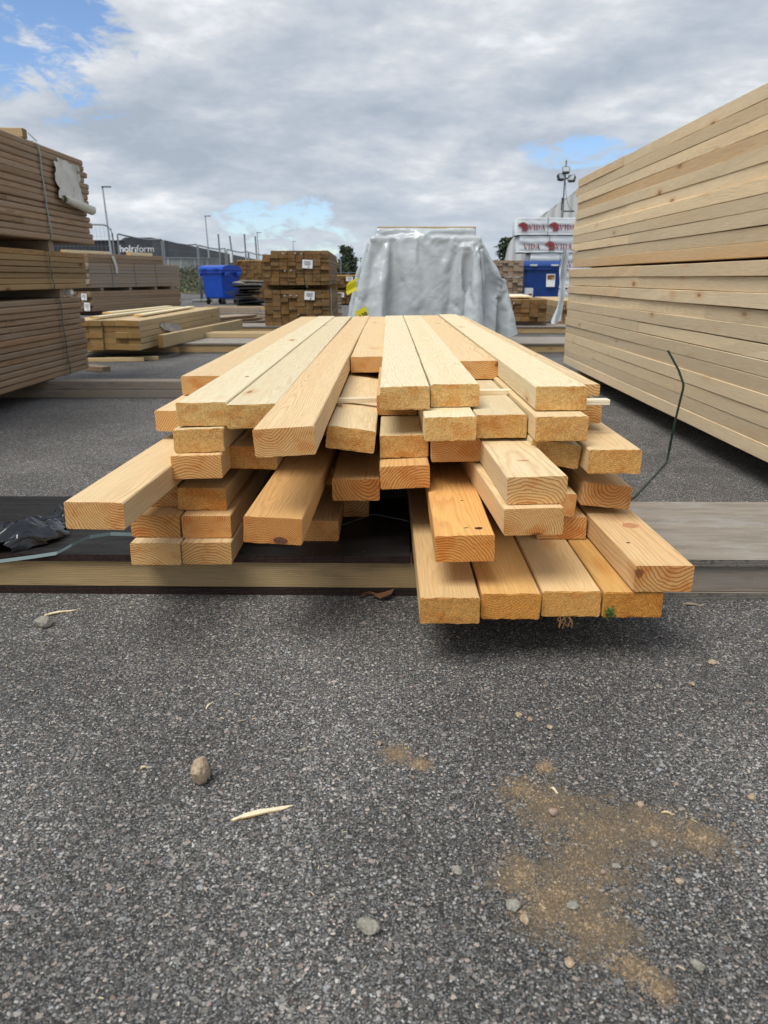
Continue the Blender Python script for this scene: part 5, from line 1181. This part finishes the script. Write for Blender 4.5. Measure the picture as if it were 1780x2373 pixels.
def splinter(p0, p1, wd_, label, mat='lath', z=0.004):
    p0, p1 = Vector((*p0, z)), Vector((*p1, z)); d_ = p1 - p0; s_ = Vector((-d_.y, d_.x, 0)).normalized()
    prof_ = [(0, 0.15), (0.04, 0.55), (0.12, 0.35), (0.2, 0.85), (0.45, 1.0), (0.55, 0.8), (0.8, 0.75), (1.0, 0.05)]
    k = MB(); n = len(prof_)
    for (t_, w_) in prof_:
        c_ = p0 + d_ * t_ + Vector((0, 0, 0.003 * math.sin(t_ * 5)))
        for sg, dz_ in ((-1, 0), (1, 0), (1, -0.003), (-1, -0.003)): k.v.append(tuple(c_ + s_ * sg * wd_ * w_ / 2 + Vector((0, 0, dz_))))
    for i in range(n - 1):
        for j in range(4): k.f.append((i * 4 + j, i * 4 + (j + 1) % 4, (i + 1) * 4 + (j + 1) % 4, (i + 1) * 4 + j))
    k.f.append((3, 2, 1, 0)); k.f.append(tuple((n - 1) * 4 + j for j in range(4)))
    tag(k.build('wood_splinter', M[mat]), label, 'splinter')
splinter((-0.276, 1.086), (-0.171, 1.129), 0.012, 'long pale wood splinter lying on the open asphalt')
splinter((-0.978, 1.916), (-0.903, 1.963), 0.010, 'pale splinter beside a grey stone before the dark bearer')
splinter((-0.405, 1.440), (-0.398, 1.474), 0.004, 'tiny thin splinter standing alone on the asphalt')
splinter((-0.484, 1.230), (-0.470, 1.238), 0.004, 'tiny wood chip near the big tan stone')
splinter((0.493, 1.110), (0.517, 1.108), 0.0025, 'matchstick-like splinter at the edge of the sand')
splinter((0.308, 1.177), (0.319, 1.163), 0.004, 'small splinter at the tip of the sand patch')
splinter((0.87, 2.005), (0.93, 2.00), 0.012, 'flat grey chip on the asphalt under the grey bearer', 'weathered')
k = MB(); rd = random.Random(3)
for i in range(7):
    a = i / 6; k.v += [(-0.09 + 0.10 * a, 2.035 + 0.016 * math.sin(a * 6), 0.006 + 0.016 * abs(math.sin(a * 5))), (-0.08 + 0.10 * a, 2.062 - 0.012 * math.sin(a * 3), 0.004 + 0.022 * a)]
for i in range(6): k.f.append((i * 2, i * 2 + 2, i * 2 + 3, i * 2 + 1))
tag(k.build('dry_leaf', M['leaf_dry']), 'curled brown leaf against the foot of the front bearer', 'leaf')
nd = MB()
for i in range(9):
    x = 0.432 + rd.uniform(-0.02, 0.02); nd.tube([(x, 1.654, BT), (x + rd.uniform(-.012, .012), 1.648, BT - 0.008), (x + rd.uniform(-.02, .02), 1.64, BT - rd.uniform(0.014, 0.028))], 0.0009, 4)
tag(nd.build('needle_tuft', M['needle']), 'brown pine needles hanging under the golden-ended lowest board', 'needles')
mo = MB(); leaf_cloud(mo, rd, 160, lambda r_: (0.538 + r_.gauss(0, 0.005), 1.6415 + r_.uniform(-0.004, 0.002), BT + 0.014 + r_.gauss(0, 0.006)), 0.0035)
tag(mo.build('moss_tuft', M['moss']), 'small tuft of green moss on a lowest board end', 'moss')
# dark knot and resin spots near the end of the reddish board, as real plugs slightly sunk in its face
for (x, y, r_, lab) in ((0.223, 1.713, 0.0085, 'dark cracked knot in the reddish board'), (0.197, 1.718, 0.004, 'small dark resin spot in the reddish board')):
    pass

# ------------------------------------------------------------------ stones
STN = [(-0.951, 1.842, 0.0419, 'grey'), (-0.355, 1.181, 0.0378, 'tan'), (-0.027, 0.85, 0.0275, 'grey'), (-0.169, 1.289, 0.0124, 'grey'), (-0.017, 1.312, 0.0106, 'pink'), (0.811, 1.649, 0.0187, 'tan'), (0.721, 1.549, 0.0133, 'tan'),
       (0.288, 1.415, 0.0139, 'tan'), (0.31, 1.401, 0.0122, 'pink'), (0.347, 1.371, 0.012, 'tan'), (0.298, 1.103, 0.0176, 'pink'), (0.463, 1.129, 0.012, 'tan'), (0.55, 1.188, 0.0089, 'pink'), (0.674, 1.147, 0.0151, 'tan'),
       (0.113, 0.966, 0.017, 'grey'), (0.193, 0.895, 0.0207, 'grey'), (0.206, 0.87, 0.0147, 'tan'), (0.284, 0.897, 0.0164, 'grey'), (0.256, 0.798, 0.0144, 'tan'), (0.434, 0.794, 0.0163, 'grey'), (0.35, 0.967, 0.0095, 'pink'),
       (0.466, 0.948, 0.0112, 'tan'), (0.141, 0.934, 0.0081, 'grey'), (0.453, 1.03, 0.0119, 'grey'), (0.374, 0.979, 0.0115, 'grey')]
SLAB = {0: 'large smooth grey stone beside a pale splinter before the bearer', 1: 'largest stone, angular and tan, standing on the open asphalt', 2: 'rounded grey-green stone alone on the asphalt', 5: 'tan pebble on the asphalt before the grey plywood bearer', 6: 'cube-shaped tan pebble before the grey plywood bearer',
        10: 'flat pinkish pebble at the upper corner of the sand patch', 13: 'tan pebble on bare asphalt beyond the sand patch', 14: 'angular grey pebble left of the sand patch', 15: 'dark grey angular stone at the sand edge, largest there', 16: 'pale tan stone next to the dark angular one at the sand edge', 17: 'dark flat stone in the middle of the sand', 18: 'brownish pebble below the sand patch', 19: 'greenish pebble on asphalt right below the sand patch'}
for i, (x, y, s_, c_) in enumerate(STN):
    tall = 1.25 if i == 1 else 0.62
    o = link('stone', rock_mesh('stone', i + 2.3, s_ * 0.62, s_ * 0.50, s_ * 0.60 * tall, M['stone_' + c_], 3 if s_ > 0.02 else 2), None, (x, y + s_ * 0.3, -0.0008), (0, 0, i * 1.3))
    if i in SLAB: tag(o, SLAB[i], 'stone', 'stones on the asphalt')
    elif s_ < 0.0145 and y > 1.25: tag(o, 'small pebble on the open asphalt before the pile', 'stone', 'small pebbles before the pile')
    else: tag(o, 'small pebble in or beside the sand patch', 'stone', 'small pebbles by the sand')
# uncounted grit: loose aggregate on the asphalt and grains in the sand
def grit(name, label, pts, mats):
    vs, fs, mi = [], [], []
    for (x, y, r_, sd, m_) in pts:
        rd_ = random.Random(sd); k = len(vs)
        for d_ in ((1, 0, 0), (0, 1, 0), (-1, 0, 0), (0, -1, 0), (0.2, 0.1, 1), (-0.4, 0.3, 0.75)):
            q = rd_.uniform(0.7, 1.25) * r_
            vs.append((x + d_[0] * q, y + d_[1] * q, max(-0.001, d_[2] * q * 0.75 - 0.0002)))
        for f in ((0, 1, 4), (1, 5, 4), (1, 2, 5), (2, 3, 5), (3, 4, 5), (3, 0, 4)): fs.append(tuple(k + a for a in f)); mi.append(m_)
    me = bpy.data.meshes.new(name); me.from_pydata(vs, [], fs); me.update()
    for m_ in mats: me.materials.append(m_)
    me.polygons.foreach_set('material_index', mi)
    o = link(name, me); tag(o, label, kind='stuff'); return o
rd = random.Random(77); pts = []
for i in range(5000):
    y = 0.62 + 1.7 * rd.random() ** 1.3; x = rd.uniform(-1, 1) * (0.58 * y + 0.12)
    pts.append((x, y, rd.uniform(0.0010, 0.0022) if rd.random() < 0.93 else rd.uniform(0.0022, 0.0042), i, rd.choice((0, 0, 1, 2, 3, 3))))
gm = [stone_mat('grit_grey', (0.10, 0.10, 0.10), (0.22, 0.22, 0.215)), stone_mat('grit_pale', (0.24, 0.23, 0.22), (0.42, 0.41, 0.39)), stone_mat('grit_pink', (0.20, 0.13, 0.10), (0.34, 0.24, 0.20)), stone_mat('grit_dark', (0.05, 0.05, 0.052), (0.12, 0.12, 0.12))]
grit('loose_grit', 'fine loose grit worn out of the asphalt', pts, gm)
pts = []
for i in range(11000):
    sx, sy, sr = rd.choice(SAND); a = rd.uniform(0, 6.283); q = sr * abs(rd.gauss(0, 0.62))
    pts.append((sx + math.cos(a) * q, sy + math.sin(a) * q, rd.uniform(0.0008, 0.0019) if rd.random() < 0.93 else rd.uniform(0.0019, 0.0042), i, rd.choice((0, 0, 1, 2))))
sm_ = [stone_mat('sand_tan', (0.17, 0.115, 0.06), (0.31, 0.22, 0.13)), stone_mat('sand_pale', (0.27, 0.20, 0.13), (0.40, 0.31, 0.21)), stone_mat('sand_dark', (0.10, 0.075, 0.05), (0.20, 0.15, 0.10))]
grit('sand', 'brown sand and fine gravel spilled on the asphalt', pts, sm_)

# tiny slivers of wood scattered over the yard
k = MB(); rd = random.Random(404)
for i in range(170):
    y = 0.72 + 1.5 * rd.random(); x = rd.uniform(-1, 1) * (0.58 * y + 0.1); a = rd.uniform(0, 3.14); L_ = rd.uniform(0.003, 0.010) * (1.6 if rd.random() < 0.1 else 1); w_ = rd.uniform(0.0006, 0.0014)
    if 2.0 < y: continue
    k.box((x, y, 0.0028), (L_, w_, 0.0009), rz=a, ry=rd.uniform(-0.15, 0.15))
tag(k.build('wood_chips', M['lath']), 'tiny pale wood slivers scattered over the asphalt', kind='stuff')
